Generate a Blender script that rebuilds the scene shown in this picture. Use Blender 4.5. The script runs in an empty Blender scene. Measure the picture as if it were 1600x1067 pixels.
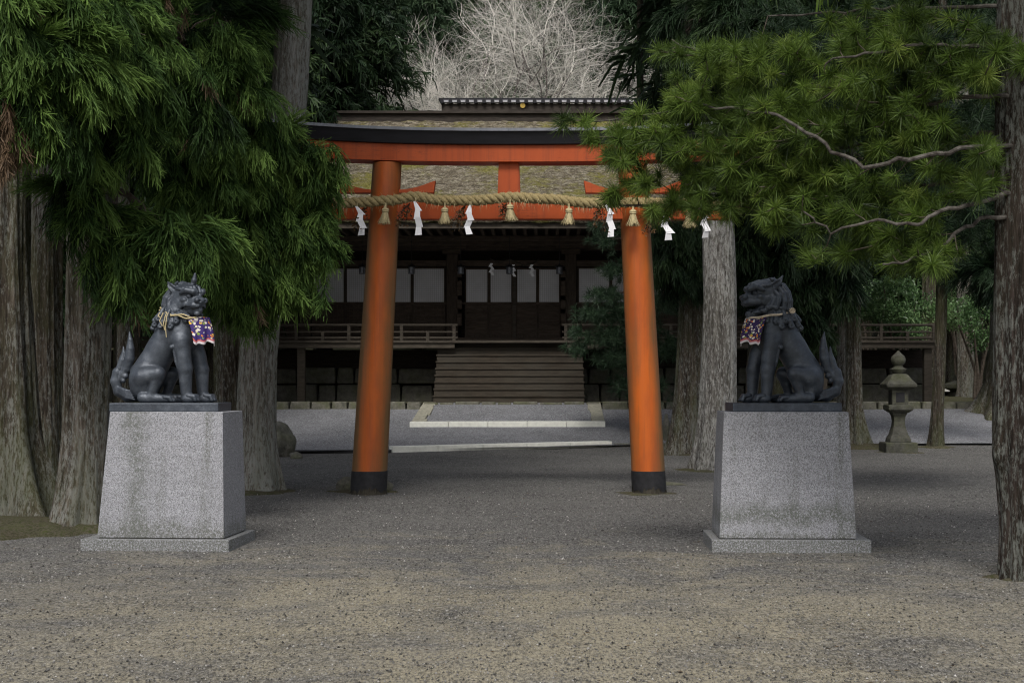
import bpy, math, random
import numpy as np
from mathutils import Vector, Matrix
R = math.radians

# ------------------------------------------------------------------ camera, world, sun, exposure
scene = bpy.context.scene
col = scene.collection
cd = bpy.data.cameras.new("camera"); cam = bpy.data.objects.new("camera", cd); col.objects.link(cam)
cam.location = (0, 0, 1.6); cam.rotation_euler = (R(90), 0, 0)
cd.lens = 50; cd.sensor_width = 36; cd.shift_x = -50/1600; cd.shift_y = 67/1600
cd.clip_start = 0.1; cd.clip_end = 2000
scene.camera = cam
w = bpy.data.worlds.new("World"); scene.world = w; w.use_nodes = True
nt = w.node_tree; nt.nodes.clear()
sky = nt.nodes.new('ShaderNodeTexSky'); sky.sky_type = 'NISHITA'; sky.sun_disc = False
SUN_EL, SUN_AZ = 52, 188      # azimuth measured clockwise from +Y (the view direction)
sky.sun_elevation = R(SUN_EL); sky.sun_rotation = R(SUN_AZ); sky.air_density = 1.0; sky.dust_density = 4.0; sky.ozone_density = 1.0
bg = nt.nodes.new('ShaderNodeBackground'); bg.inputs['Strength'].default_value = 0.10
wo = nt.nodes.new('ShaderNodeOutputWorld')
hs = nt.nodes.new('ShaderNodeHueSaturation'); hs.inputs['Saturation'].default_value = 0.5   # thin overcast
nt.links.new(sky.outputs[0], hs.inputs['Color']); nt.links.new(hs.outputs[0], bg.inputs[0]); nt.links.new(bg.outputs[0], wo.inputs[0])
sl = bpy.data.lights.new("sun", 'SUN'); sl.energy = 1.5; sl.angle = R(18); sl.color = (1.0, 0.97, 0.93)
so = bpy.data.objects.new("sun", sl); col.objects.link(so)
sd = Vector((math.sin(R(SUN_AZ))*math.cos(R(SUN_EL)), math.cos(R(SUN_AZ))*math.cos(R(SUN_EL)), math.sin(R(SUN_EL))))
so.rotation_euler = sd.to_track_quat('Z', 'Y').to_euler(); so.location = (0, -5, 30)
scene.view_settings.view_transform = 'Standard'; scene.view_settings.look = 'None'
scene.view_settings.exposure = 0.48; scene.view_settings.gamma = 1.0; scene.view_settings.use_curve_mapping = False
scene.cycles.max_bounces = 6; scene.cycles.diffuse_bounces = 3; scene.cycles.glossy_bounces = 2
scene.cycles.use_denoising = True; scene.cycles.pixel_filter_type = 'BLACKMAN_HARRIS'; scene.cycles.filter_width = 1.15

# ------------------------------------------------------------------ helpers
F, CX, HY, EYE = 2222.2, 850.0, 600.0, 1.6
def P(px, py, Y):
    return ((px-CX)/F*Y, Y, EYE+(HY-py)/F*Y)
def X_(px, Y): return (px-CX)/F*Y
def Z_(py, Y): return EYE+(HY-py)/F*Y

def tag(o, label=None, cat=None, group=None, kind=None):
    if label: o['label'] = label
    if cat: o['category'] = cat
    if group: o['group'] = group
    if kind: o['kind'] = kind
    return o
def empty(name, loc, label, cat, group=None, rz=0):
    o = bpy.data.objects.new(name, None); col.objects.link(o); o.location = loc; o.rotation_euler.z = rz
    o.empty_display_size = 0.1
    return tag(o, label, cat, group)
def link(name, me, m=None, parent=None, loc=None, rz=0):
    o = bpy.data.objects.new(name, me); col.objects.link(o)
    if m is not None: me.materials.append(m)
    if parent is not None: o.parent = parent
    if loc is not None: o.location = loc
    if rz: o.rotation_euler.z = rz
    return o

def np_mesh(name, V, Q=None, T=None, smooth=False, tint=None):
    """mesh from numpy verts, quads and tris"""
    me = bpy.data.meshes.new(name)
    V = np.asarray(V, dtype=np.float32)
    loops = []; tot = []; 
    if Q is not None and len(Q): Q = np.asarray(Q, dtype=np.int32); loops.append(Q.ravel()); tot.append(np.full(len(Q), 4, np.int32))
    if T is not None and len(T): T = np.asarray(T, dtype=np.int32); loops.append(T.ravel()); tot.append(np.full(len(T), 3, np.int32))
    L = np.concatenate(loops); C = np.concatenate(tot); S = np.concatenate(([0], np.cumsum(C)[:-1])).astype(np.int32)
    me.vertices.add(len(V)); me.vertices.foreach_set('co', V.ravel())
    me.loops.add(len(L)); me.loops.foreach_set('vertex_index', L)
    me.polygons.add(len(C)); me.polygons.foreach_set('loop_start', S); me.polygons.foreach_set('loop_total', C)
    if smooth: me.polygons.foreach_set('use_smooth', np.ones(len(C), dtype=bool))
    if tint is not None:
        a = me.attributes.new('tint', 'FLOAT', 'FACE'); a.data.foreach_set('value', np.asarray(tint, dtype=np.float32))
    me.update(calc_edges=True)
    return me

class MB:
    def __init__(s): s.v = []; s.f = []; s.n = 0; s.t = []
    def add(s, vs, fs, t=0.5):
        s.v += [tuple(v) for v in vs]; s.f += [tuple(i+s.n for i in f) for f in fs]; s.n += len(vs); s.t += [t]*len(fs); return s
    def box(s, x0, x1, y0, y1, z0, z1, t=0.5):
        return s.add([(x0,y0,z0),(x1,y0,z0),(x1,y1,z0),(x0,y1,z0),(x0,y0,z1),(x1,y0,z1),(x1,y1,z1),(x0,y1,z1)],
              [(0,3,2,1),(4,5,6,7),(0,1,5,4),(1,2,6,5),(2,3,7,6),(3,0,4,7)], t)
    def frustum(s, b, z0, t_, z1, t=0.5):   # b, t_ = (x0,x1,y0,y1)
        return s.add([(b[0],b[2],z0),(b[1],b[2],z0),(b[1],b[3],z0),(b[0],b[3],z0),(t_[0],t_[2],z1),(t_[1],t_[2],z1),(t_[1],t_[3],z1),(t_[0],t_[3],z1)],
              [(0,3,2,1),(4,5,6,7),(0,1,5,4),(1,2,6,5),(2,3,7,6),(3,0,4,7)], t)
    def prism_y(s, poly, y0, y1, t=0.5):     # polygon in (x,z) counterclockwise seen from -y
        n = len(poly)
        vs = [(p[0], y0, p[1]) for p in poly]+[(p[0], y1, p[1]) for p in poly]
        fs = [tuple(range(n)), tuple(range(2*n-1, n-1, -1))]+[(i, i+n, (i+1)%n+n, (i+1)%n) for i in range(n)]
        return s.add(vs, fs, t)
    def tube(s, pts, rad, n=8, cap=True, t=0.5):
        pts = [Vector(p) for p in pts]
        if not hasattr(rad, '__len__'): rad = [rad]*len(pts)
        vs = []; up = Vector((0,0,1))
        prev = None
        for i, p in enumerate(pts):
            d = (pts[min(i+1, len(pts)-1)]-pts[max(i-1, 0)])
            if d.length < 1e-9: d = Vector((0,0,1))
            d.normalize()
            if prev is None:
                a = up if abs(d.z) < .9 else Vector((1,0,0))
                u = d.cross(a).normalized()
            else:
                u = (prev-d*prev.dot(d)).normalized()
            prev = u; v = d.cross(u)
            for k in range(n):
                an = 2*math.pi*k/n
                vs.append(p+(u*math.cos(an)+v*math.sin(an))*rad[i])
        fs = []
        for i in range(len(pts)-1):
            for k in range(n):
                a = i*n+k; b = i*n+(k+1)%n
                fs.append((a, b, b+n, a+n))
        if cap:
            fs.append(tuple(range(n-1, -1, -1))); o = (len(pts)-1)*n; fs.append(tuple(range(o, o+n)))
        return s.add(vs, fs, t)
    def lathe(s, prof, n=24, c=(0,0,0), t=0.5, rot=0):
        vs = []
        for r, z in prof:
            for k in range(n):
                a = 2*math.pi*k/n+rot; vs.append((c[0]+r*math.cos(a), c[1]+r*math.sin(a), c[2]+z))
        fs = []
        for i in range(len(prof)-1):
            for k in range(n):
                a = i*n+k; b = i*n+(k+1)%n; fs.append((a, b, b+n, a+n))
        fs.append(tuple(range(n-1, -1, -1))); o = (len(prof)-1)*n; fs.append(tuple(range(o, o+n)))
        return s.add(vs, fs, t)
    def build(s, name, m, parent=None, loc=None, smooth=False, bevel=0, rz=0):
        me = bpy.data.meshes.new(name); me.from_pydata(s.v, [], s.f); 
        a = me.attributes.new('tint', 'FLOAT', 'FACE'); a.data.foreach_set('value', np.array(s.t, dtype=np.float32))
        me.update()
        o = link(name, me, m, parent, loc, rz)
        if smooth:
            me.polygons.foreach_set('use_smooth', np.ones(len(me.polygons), dtype=bool))
            me.set_sharp_from_angle(angle=R(40))
        if bevel:
            b = o.modifiers.new('bevel', 'BEVEL'); b.width = bevel; b.segments = 2; b.limit_method = 'ANGLE'; b.angle_limit = R(35)
        return o

# numpy value noise
def _h(ix, iy, iz, seed):
    n = (ix.astype(np.int64)*374761393+iy.astype(np.int64)*668265263+iz.astype(np.int64)*2147483647+seed*974634777) & 0xffffffff
    n = ((n ^ (n >> 13))*1274126177) & 0xffffffff
    n = (n ^ (n >> 16))
    return (n & 0xffff)/65535.0
def vnoise(x, y, z, seed=0):
    x, y, z = np.broadcast_arrays(np.asarray(x, float), np.asarray(y, float), np.asarray(z, float))
    ix, iy, iz = np.floor(x), np.floor(y), np.floor(z); fx, fy, fz = x-ix, y-iy, z-iz
    fx = fx*fx*(3-2*fx); fy = fy*fy*(3-2*fy); fz = fz*fz*(3-2*fz)
    r = 0
    for a in (0,1):
        for b in (0,1):
            for c in (0,1):
                wgt = (fx if a else 1-fx)*(fy if b else 1-fy)*(fz if c else 1-fz)
                r = r+wgt*_h(ix+a, iy+b, iz+c, seed)
    return r

# ------------------------------------------------------------------ materials
class NT:
    def __init__(s, name, rough=.8, spec=.3, metal=0.0):
        s.m = bpy.data.materials.new(name); s.m.use_nodes = True; s.t = s.m.node_tree
        s.b = s.t.nodes['Principled BSDF']; s.b.inputs['Roughness'].default_value = rough
        s.b.inputs['Specular IOR Level'].default_value = spec; s.b.inputs['Metallic'].default_value = metal
    def n(s, typ, **kw):
        x = s.t.nodes.new(typ)
        for k, v in kw.items(): setattr(x, k, v)
        return x
    def l(s, a, b): s.t.links.new(a, b)
    def co(s, scale=(1,1,1), world=False):
        m = s.n('ShaderNodeMapping'); m.inputs['Scale'].default_value = scale
        if world: g = s.n('ShaderNodeNewGeometry'); s.l(g.outputs['Position'], m.inputs[0])
        else: g = s.n('ShaderNodeTexCoord'); s.l(g.outputs['Object'], m.inputs[0])
        return m.outputs[0]
    def noise(s, vec, scale, detail=4, rough=.6, dist=0):
        x = s.n('ShaderNodeTexNoise'); s.l(vec, x.inputs['Vector'])
        x.inputs['Scale'].default_value = scale; x.inputs['Detail'].default_value = detail
        x.inputs['Roughness'].default_value = rough; x.inputs['Distortion'].default_value = dist
        return x.outputs[0]
    def voro(s, vec, scale, feat='F1', out='Distance'):
        x = s.n('ShaderNodeTexVoronoi', feature=feat); s.l(vec, x.inputs['Vector']); x.inputs['Scale'].default_value = scale
        return x.outputs[out]
    def ramp(s, fac, stops):
        x = s.n('ShaderNodeValToRGB'); e = x.color_ramp.elements
        while len(e) < len(stops): e.new(.5)
        for i, (p, c) in enumerate(stops):
            e[i].position = p; e[i].color = (c, c, c, 1) if not hasattr(c, '__len__') else (*c, 1)
        s.l(fac, x.inputs[0]); return x.outputs[0]
    def mix(s, fac, a, b, typ='MIX'):
        x = s.n('ShaderNodeMix', data_type='RGBA', blend_type=typ)
        for sock, v in ((x.inputs[0], fac), (x.inputs[6], a), (x.inputs[7], b)):
            if isinstance(v, (int, float)): sock.default_value = v
            elif isinstance(v, tuple): sock.default_value = (*v, 1)
            else: s.l(v, sock)
        return x.outputs[2]
    def math(s, op, a, b=0.0):
        x = s.n('ShaderNodeMath', operation=op)
        for i, v in enumerate((a, b)):
            if isinstance(v, (int, float)): x.inputs[i].default_value = v
            else: s.l(v, x.inputs[i])
        return x.outputs[0]
    def sep(s, vec):
        x = s.n('ShaderNodeSeparateXYZ'); s.l(vec, x.inputs[0]); return x.outputs
    def attr(s, name='tint'):
        x = s.n('ShaderNodeAttribute'); x.attribute_name = name; return x.outputs['Fac']
    def color(s, c):
        if isinstance(c, tuple): s.b.inputs['Base Color'].default_value = (*c, 1)
        else: s.l(c, s.b.inputs['Base Color'])
        return s
    def bump(s, h, strength=.5, dist=.02):
        x = s.n('ShaderNodeBump'); x.inputs['Strength'].default_value = strength; x.inputs['Distance'].default_value = dist
        s.l(h, x.inputs['Height']); s.l(x.outputs[0], s.b.inputs['Normal']); return s
    def rough(s, r): s.l(r, s.b.inputs['Roughness']); return s

M = {}
def gravel(name, c1, c2, c3, sand=None):
    k = NT(name, .92, .2); v = k.co(world=True)
    sp = k.voro(v, 95, out='Color'); spv = k.sep(sp)[0]
    sp2 = k.noise(v, 60, 3, .8)
    base = k.ramp(spv, [(0, c1), (.55, c2), (.86, c2), (1, c3)])
    base = k.mix(k.ramp(sp2, [(.35, .0), (.65, .55)]), base, c1)
    mid = k.noise(v, 17, 5, .85); mid2 = k.noise(k.co((1, .6, 1), world=True), 5, 6, .8)
    base = k.mix(k.ramp(mid, [(.40, .95), (.50, 0)]), base, tuple(x*.6 for x in c1))
    base = k.mix(k.ramp(mid, [(.54, 0), (.66, .8)]), base, c3)
    base = k.mix(k.ramp(mid2, [(.36, .45), (.55, 0)]), base, c1)
    gr = k.noise(k.co((1, .32, 1), world=True), 58, 3, .9)  # stretched grain: pebble relief and its self-shadow painted into the colour
    base = k.mix(k.ramp(gr, [(.38, 1), (.47, 0)]), base, tuple(x*.55 for x in c1))
    base = k.mix(k.ramp(gr, [(.54, 0), (.64, .5)]), base, c3)
    big = k.noise(v, .8, 5, .65)
    base = k.mix(k.ramp(big, [(.35, 0), (.7, .4)]), base, tuple(x*1.25 for x in c2))
    if sand:
        vs = k.co((.7, .8, 1), world=True)
        sn = k.noise(vs, 1.1, 9, .8, .6)
        y = k.sep(k.co(world=True))[1]
        m1 = k.n('ShaderNodeMapRange'); k.l(y, m1.inputs[0]); m1.inputs[1].default_value = 17; m1.inputs[2].default_value = 10
        m1.inputs[3].default_value = -.13; m1.inputs[4].default_value = .17
        f = k.ramp(k.math('ADD', sn, m1.outputs[0]), [(.50, 0), (.72, .7)])
        xm = k.n('ShaderNodeMapRange'); k.l(k.math('ABSOLUTE', k.sep(k.co(world=True))[0]), xm.inputs[0]); xm.inputs[1].default_value = 1.5; xm.inputs[2].default_value = 5.5; xm.inputs[3].default_value = 1; xm.inputs[4].default_value = .35
        f = k.math('MULTIPLY', k.math('MULTIPLY', f, xm.outputs[0]), k.ramp(gr, [(.42, .25), (.52, .9)]))
        base = k.mix(f, base, sand)
    k.color(base)
    h = k.math('ADD', k.voro(v, 60), k.math('MULTIPLY', k.noise(v, 9, 4, .7), .9))
    k.bump(h, .9, .012)
    return k.m
M['gravel'] = gravel('grey_gravel', (.048,.046,.044), (.14,.136,.128), (.44,.43,.4), (.38,.335,.225))
M['court_gravel'] = gravel('blue_gravel', (.10,.102,.108), (.25,.254,.268), (.56,.565,.58))
def moss(name, green=.6):
    k = NT(name, .95, .1); v = k.co(world=True)
    n = k.noise(v, 6, 8, .75); c = k.ramp(n, [(.3, (.035,.028,.018)), (.5, (.05,.06,.018)), (.7, (.09,.11,.03))])
    c = k.mix(k.ramp(k.noise(v, 1.3, 4), [(.4, 1-green), (.62, 0)]), c, (.10,.075,.048))
    c = k.mix(k.ramp(k.noise(v, 30, 5, .85), [(.44, 0), (.56, .8)]), c, (.13,.115,.09)); k.color(c); k.bump(k.noise(v, 45, 5, .8), 1, .03); return k.m
M['moss'] = moss('mossy_soil', .6)
M['forest_floor'] = moss('forest_floor', .8)

def granite(name, dirt, kind=None):
    k = NT(name, .6, .35); v = k.co()
    cell = k.sep(k.voro(v, 210, out='Color'))[1]
    cell2 = k.sep(k.voro(v, 120, out='Color'))[0]
    c = k.ramp(cell, [(0, (.09,.09,.095)), (.17, (.14,.14,.148)), (.32, (.285,.29,.31)), (.75, (.38,.386,.415)), (1, (.52,.52,.55))])
    c = k.mix(k.ramp(cell2, [(.8, 0), (.9, .7)]), c, (.12,.12,.125))
    z = k.sep(v)[2]
    st = k.noise(k.co((7, 7, .9)), 1, 6, .7)
    # algae: runs down the faces and a band near the foot
    mr = k.n('ShaderNodeMapRange'); k.l(z, mr.inputs[0]); mr.inputs[1].default_value = dirt[0]; mr.inputs[2].default_value = dirt[1]; mr.inputs[3].default_value = .32; mr.inputs[4].default_value = 0
    mr.clamp = True
    f = k.ramp(k.math('ADD', st, mr.outputs[0]), [(.52, 0), (.70, .8)])
    f = k.math('MULTIPLY', f, k.ramp(k.noise(v, 60, 3, .8), [(.42, 0), (.55, 1)]))
    c = k.mix(f, c, (.075,.08,.055))
    if kind:
        x = k.sep(v)[0]; wob = k.math('MULTIPLY', k.math('SUBTRACT', k.noise(v, 3.5, 5, .7), .5), .5)
        if kind == 'band': dd = k.math('ABSOLUTE', k.math('SUBTRACT', k.math('ADD', z, wob), .33)); g = k.ramp(dd, [(.02, .8), (.15, 0)])
        else: dd = k.math('ABSOLUTE', k.math('ADD', k.math('ADD', x, wob), .22)); g = k.ramp(dd, [(.03, .65), (.16, 0)])
        g = k.math('MULTIPLY', g, k.ramp(k.noise(v, 48, 4, .85), [(.44, 0), (.52, 1)])); c = k.mix(g, c, (.07,.08,.055))
    c = k.mix(k.ramp(k.noise(v, 2.2, 5, .65), [(.36, .22), (.62, 0)]), c, (.17,.172,.175))
    k.color(c); k.bump(k.voro(v, 210), .15, .002); return k.m
M['granite'] = granite('speckled_granite', (.15, .5))
M['granite_l'] = granite('streaked_granite', (.12, .35), 'streak'); M['granite_r'] = granite('tide_marked_granite', (.12, .2), 'band')
M['granite_side'] = M['granite']

def bark(name, dark, mid, light, lichen=.3, mossf=.3, fine=1.0, lich_col=(.36,.37,.34)):
    k = NT(name, .95, .15)
    v = k.co((8*fine, 8*fine, .6*fine)); n = k.noise(v, 1.3, 9, .78, .5)
    v2 = k.co((26*fine, 26*fine, 2.2*fine)); n2 = k.noise(v2, 1.5, 6, .75)
    c = k.ramp(k.math('ADD', k.math('MULTIPLY', n, .6), k.math('MULTIPLY', n2, .4)), [(.40, dark), (.5, mid), (.60, light)])
    vl = k.co((20, 20, 5)); ln = k.noise(vl, 1.6, 7, .8)
    big = k.noise(k.co((1.6, 1.6, .5)), 1, 3)
    lf = k.ramp(k.math('ADD', ln, k.math('MULTIPLY', big, .35)), [(.72-.12*lichen, 0), (.82-.12*lichen, lichen)])
    c = k.mix(lf, c, lich_col)
    mf = k.ramp(k.noise(k.co((2.5, 2.5, .7)), 1, 5, .65), [(.42, 0), (.62, mossf)])
    c = k.mix(mf, c, (.075,.085,.03))
    k.color(c)
    k.bump(k.math('ADD', n, k.math('MULTIPLY', n2, .6)), 1.0, .05); return k.m
M['bark'] = bark('cedar_bark', (.018,.014,.011), (.075,.06,.045), (.17,.145,.115), .6, .55)
M['bark_red'] = bark('red_cedar_bark', (.02,.016,.012), (.10,.082,.063), (.25,.215,.18), .7, .4)
M['bark_grey'] = bark('grey_cedar_bark', (.03,.027,.024), (.115,.106,.095), (.27,.26,.24), .75, .15, 1.2, (.45,.45,.43))
M['bark_lean'] = bark('leaning_cedar_bark', (.045,.038,.03), (.17,.15,.125), (.38,.35,.31), .8, .3)
M['bark_dark'] = bark('dark_cedar_bark', (.012,.01,.008), (.045,.037,.028), (.09,.075,.058), .3, .5)
M['bark_pine'] = bark('pine_bark', (.010,.008,.006), (.04,.03,.024), (.09,.07,.06), .6, .1, 1.6, (.3,.32,.29))
def twig(name, a, b):
    k = NT(name, .9, .2); k.color(k.ramp(k.noise(k.co(world=True), 14, 5, .7), [(.35, a), (.65, b)])); return k.m
M['branch'] = twig('branch_bark', (.05,.038,.028), (.13,.11,.09))
M['branch_lichen'] = twig('lichened_branch', (.03,.024,.02), (.13,.12,.105))
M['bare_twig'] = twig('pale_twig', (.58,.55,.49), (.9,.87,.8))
M['bare_limb'] = twig('bare_limb', (.06,.05,.045), (.16,.14,.13))
def leaf(name, a, b, c, rough=.55, spec=.25, trans=.0):
    k = NT(name, rough, spec)
    k.color(k.ramp(k.attr(), [(0, a), (.55, b), (1, c)]))
    if trans:
        t = k.n('ShaderNodeBsdfTranslucent'); mx = k.n('ShaderNodeMixShader'); mx.inputs[0].default_value = trans
        cc = k.ramp(k.attr(), [(0, a), (.55, b), (1, c)]); k.l(cc, t.inputs[0])
        k.l(k.b.outputs[0], mx.inputs[1]); k.l(t.outputs[0], mx.inputs[2]); k.l(mx.outputs[0], k.t.nodes['Material Output'].inputs[0])
    return k.m
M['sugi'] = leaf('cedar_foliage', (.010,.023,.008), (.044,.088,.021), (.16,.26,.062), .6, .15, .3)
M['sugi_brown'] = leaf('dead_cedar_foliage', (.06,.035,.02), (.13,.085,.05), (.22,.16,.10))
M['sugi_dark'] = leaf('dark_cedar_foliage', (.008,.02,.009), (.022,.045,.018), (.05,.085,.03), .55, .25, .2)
M['far_leaf'] = leaf('far_foliage', (.02,.04,.02), (.045,.08,.04), (.09,.13,.06), .6, .25, .25)
M['pine'] = leaf('pine_needles', (.026,.048,.011), (.135,.215,.036), (.34,.43,.10), .45, .3, .35)
M['fir'] = leaf('fir_needles', (.02,.042,.02), (.06,.11,.055), (.2,.27,.16), .45, .35, .2)
M['broad'] = leaf('glossy_leaves', (.06,.12,.045), (.15,.27,.10), (.32,.44,.2), .35, .5, .3)

def paint(name, c, dark, blotch, wear=.5):
    k = NT(name, .5, .35); v = k.co()
    n = k.noise(k.co((1.2, 1.2, .35)), 1.6, 6, .65)
    cc = k.mix(k.ramp(n, [(.4, 0), (.68, wear)]), c, dark)
    s2 = k.noise(k.co((9, 9, .25)), 1.3, 6, .7)
    cc = k.mix(k.ramp(s2, [(.5, 0), (.66, wear)]), cc, blotch)
    cc = k.mix(k.ramp(k.noise(v, 30, 4, .8), [(.6, 0), (.75, .25)]), cc, dark)
    cr = k.noise(k.co((.8, 9, 9)), 2.3, 5, .7, .3); cl_ = k.math('ABSOLUTE', k.math('SUBTRACT', cr, .5))
    cm_ = k.math('MULTIPLY', k.ramp(cl_, [(0, 1), (.012, 0)]), k.ramp(k.noise(v, 2.1, 3), [(.5, 0), (.62, .8)]))
    cc = k.mix(cm_, cc, (.04,.018,.012))
    k.color(cc); k.bump(k.noise(k.co((40, 40, 3)), 1, 4), .15, .004)
    k.rough(k.ramp(n, [(.3, .42), (.7, .7)])); return k.m
M['vermilion'] = paint('vermilion_paint', (.52,.105,.018), (.3,.07,.02), (.2,.1,.03), .45)
M['vermilion_beam'] = paint('vermilion_beam_paint', (.44,.076,.012), (.30,.05,.014), (.17,.035,.014), .45)
def pillar_paint(side, lean):
    # weathered greenish-brown strip down the outer side of the post, grained along it
    k = NT('weathered_vermilion_paint', .48, .4); v = k.co()
    xyz = k.sep(v); x = k.math('SUBTRACT', xyz[0], k.math('MULTIPLY', xyz[2], lean)); s = k.math('MAXIMUM', k.math('MULTIPLY', x, side), k.math('MULTIPLY', x, -side*.72))
    n = k.noise(k.co((7, 7, .45)), 1.4, 7, .7); nb = k.noise(k.co((1, 1, .6)), 1.7, 4)
    f = k.math('ADD', k.math('MULTIPLY', s, 2.4), k.math('ADD', k.math('MULTIPLY', n, .7), k.math('MULTIPLY', nb, .8)))
    f = k.ramp(f, [(.95, 0), (1.0, .1)])
    m1 = k.n('ShaderNodeMapRange'); k.l(k.math('ADD', k.math('MULTIPLY', s, 3.4), k.math('ADD', k.math('MULTIPLY', n, .9), k.math('MULTIPLY', nb, .8))), m1.inputs[0])
    m1.inputs[1].default_value = .98; m1.inputs[2].default_value = 1.6; m1.inputs[3].default_value = 0; m1.inputs[4].default_value = .85
    c = k.mix(k.ramp(k.noise(k.co((2, 2, .5)), 1.5, 5), [(.38, 0), (.62, .9)]), (.54,.115,.010), (.36,.075,.014))
    c = k.mix(m1.outputs[0], c, (.11,.085,.035))
    c = k.mix(k.ramp(k.noise(k.co((22, 22, .5)), 1.5, 5, .7), [(.52, 0), (.68, .35)]), c, (.2,.07,.02))
    k.color(c); k.bump(k.noise(k.co((50, 50, 2)), 1, 4), .12, .004); return k.m
M['pillar_l'] = pillar_paint(-1.25, .053); M['pillar_r'] = pillar_paint(1.0, -.0475)
def plain(name, c, rough=.7, spec=.3, var=.3, sc=20, metal=0, bump=.2, stretch=(1,1,1)):
    k = NT(name, rough, spec, metal); n = k.noise(k.co(stretch), sc, 5, .7)
    k.color(k.ramp(n, [(.3, tuple(x*(1-var) for x in c)), (.7, tuple(min(1, x*(1+var)) for x in c))]))
    if bump: k.bump(n, bump, .005)
    return k.m
M['black_wood'] = plain('black_lacquer_wood', (.012,.012,.016), .5, .35, .4, 6, stretch=(.5,3,3))
M['cap_metal'] = plain('grey_metal_cap', (.34,.36,.41), .45, .5, .3, 3, metal=.2)
M['black_foot'] = plain('black_paint', (.018,.018,.02), .6, .3, .5, 10)
M['rot_wood'] = plain('rotten_wood', (.05,.045,.035), .9, .1, .5, 14, stretch=(3,3,.6), bump=.8)
M['rope'] = plain('straw_rope', (.30,.24,.12), .9, .1, .45, 60, bump=.8)
M['straw'] = plain('straw_tassel', (.44,.37,.21), .9, .1, .4, 50, bump=.6, stretch=(1,1,.2))
M['paper'] = plain('white_paper', (.8,.8,.82), .8, .2, .03, 8, bump=0)
M['dry_leaf'] = plain('dry_leaves', (.085,.05,.022), .8, .2, .6, 30, bump=0)
M['cord'] = plain('straw_cord', (.5,.42,.24), .85, .1, .4, 80)
M['cord_white'] = plain('pale_cord', (.55,.47,.36), .85, .1, .3, 60)
M['white_stone'] = plain('white_stone', (.8,.8,.72), .8, .2, .12, 9)
M['pale_stone'] = plain('pale_weathered_stone', (.3,.29,.23), .9, .2, .35, 12, bump=.6)
M['rock'] = None
def rock(name, a, b, mossc=.5):
    k = NT(name, .92, .15); v = k.co()
    c = k.ramp(k.noise(v, 7, 8, .75), [(.3, a), (.7, b)])
    c = k.mix(k.ramp(k.noise(v, 3, 5), [(.45, 0), (.65, mossc)]), c, (.09,.1,.04))
    k.color(c); k.bump(k.noise(v, 18, 8, .75), 1, .04); return k.m
M['rock'] = rock('mossy_rock', (.07,.068,.058), (.26,.25,.21))
M['found'] = rock('dark_foundation_stone', (.06,.058,.05), (.15,.145,.125), .3)
M['kerb'] = rock('kerb_stone', (.07,.07,.055), (.24,.23,.19), .6)
M['lantern_stone'] = rock('lantern_stone', (.04,.04,.033), (.13,.128,.108), .45)
def wood(name, c, var=.5, st=(1.5, 8, 8), grey=None, planks=None):
    k = NT(name, .8, .2); n = k.noise(k.co(st), 2.2, 7, .7)
    cc = k.ramp(n, [(.3, tuple(x*(1-var) for x in c)), (.7, tuple(x*(1+var) for x in c))])
    if grey: cc = k.mix(k.ramp(k.noise(k.co(), .9, 4), [(.4, 0), (.65, .6)]), cc, grey)
    k.color(cc); k.bump(n, .3, .008); return k.m
M['wood'] = wood('dark_weathered_wood', (.085,.065,.05))
M['wood_v'] = wood('dark_wood_upright', (.07,.054,.042), st=(8, 8, 1.2))
M['wood_black'] = wood('near_black_wood', (.024,.018,.014))  # near-black timber tone for rear wall, soffit and foundation backing
M['wood_rail'] = wood('weathered_rail_wood', (.08,.068,.054), .4)
M['wood_stair'] = wood('weathered_stair_wood', (.052,.042,.031), .5, (1, 6, 6), (.068,.062,.05))
k = NT('paper_screen', .85, .2); v = k.co()
xg = k.n('ShaderNodeTexBrick'); k.l(k.co((0,0,0)), xg.inputs[0]); k.t.nodes.remove(xg)
sx = k.sep(v); gx = k.math('FRACT', k.math('MULTIPLY', sx[0], 16)); gz = k.math('FRACT', k.math('MULTIPLY', sx[2], 16))
g = k.math('MAXIMUM', k.math('GREATER_THAN', gx, .82), k.math('GREATER_THAN', gz, .82))
k.color(k.mix(k.math('MULTIPLY', g, .4), k.ramp(k.noise(v, 1.5, 4), [(.3, (.66,.66,.68)), (.7, (.8,.8,.83))]), (.2,.18,.17)))
M['screen'] = k.m
# thatch
k = NT('cypress_bark_thatch', .97, .1)
v = k.co((1.3, 1.3, 3.5)); n = k.noise(v, 4.0, 8, .8); n2 = k.noise(k.co((5, 5, 9)), 3.5, 6, .8)
c = k.ramp(n, [(.40, (.12,.10,.07)), (.5, (.36,.31,.22)), (.60, (.7,.64,.5))])
c = k.mix(k.ramp(n2, [(.42, .8), (.54, 0)]), c, (.08,.066,.05))
mf = k.ramp(k.math('ADD', k.math('MULTIPLY', k.noise(k.co(), .7, 4), .5), k.math('MULTIPLY', k.noise(k.co((1, 1, 2)), 4.5, 6, .8), .5)), [(.48, 0), (.58, .8)])
c = k.mix(mf, c, k.ramp(n2, [(.35, (.14,.13,.02)), (.65, (.42,.4,.08))]))
k.color(c); k.bump(k.math('ADD', n, n2), 1.0, .12)
M['thatch'] = k.m
M['ridge_wood'] = wood('ridge_wood', (.05,.042,.036))
M['tile'] = plain('grey_ridge_tile', (.42,.42,.45), .6, .3, .2, 20)
M['gold'] = plain('gilt_crest', (.5,.34,.08), .4, .5, .2, 20, metal=.6)
M['iron'] = plain('hanging_lantern_metal', (.16,.17,.19), .5, .4, .3, 20, metal=.4)
k = NT('patinated_bronze', .46, .5, .35)
v = k.co(); n = k.noise(v, 7, 7, .7); n2 = k.noise(v, 60, 4, .8)
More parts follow.
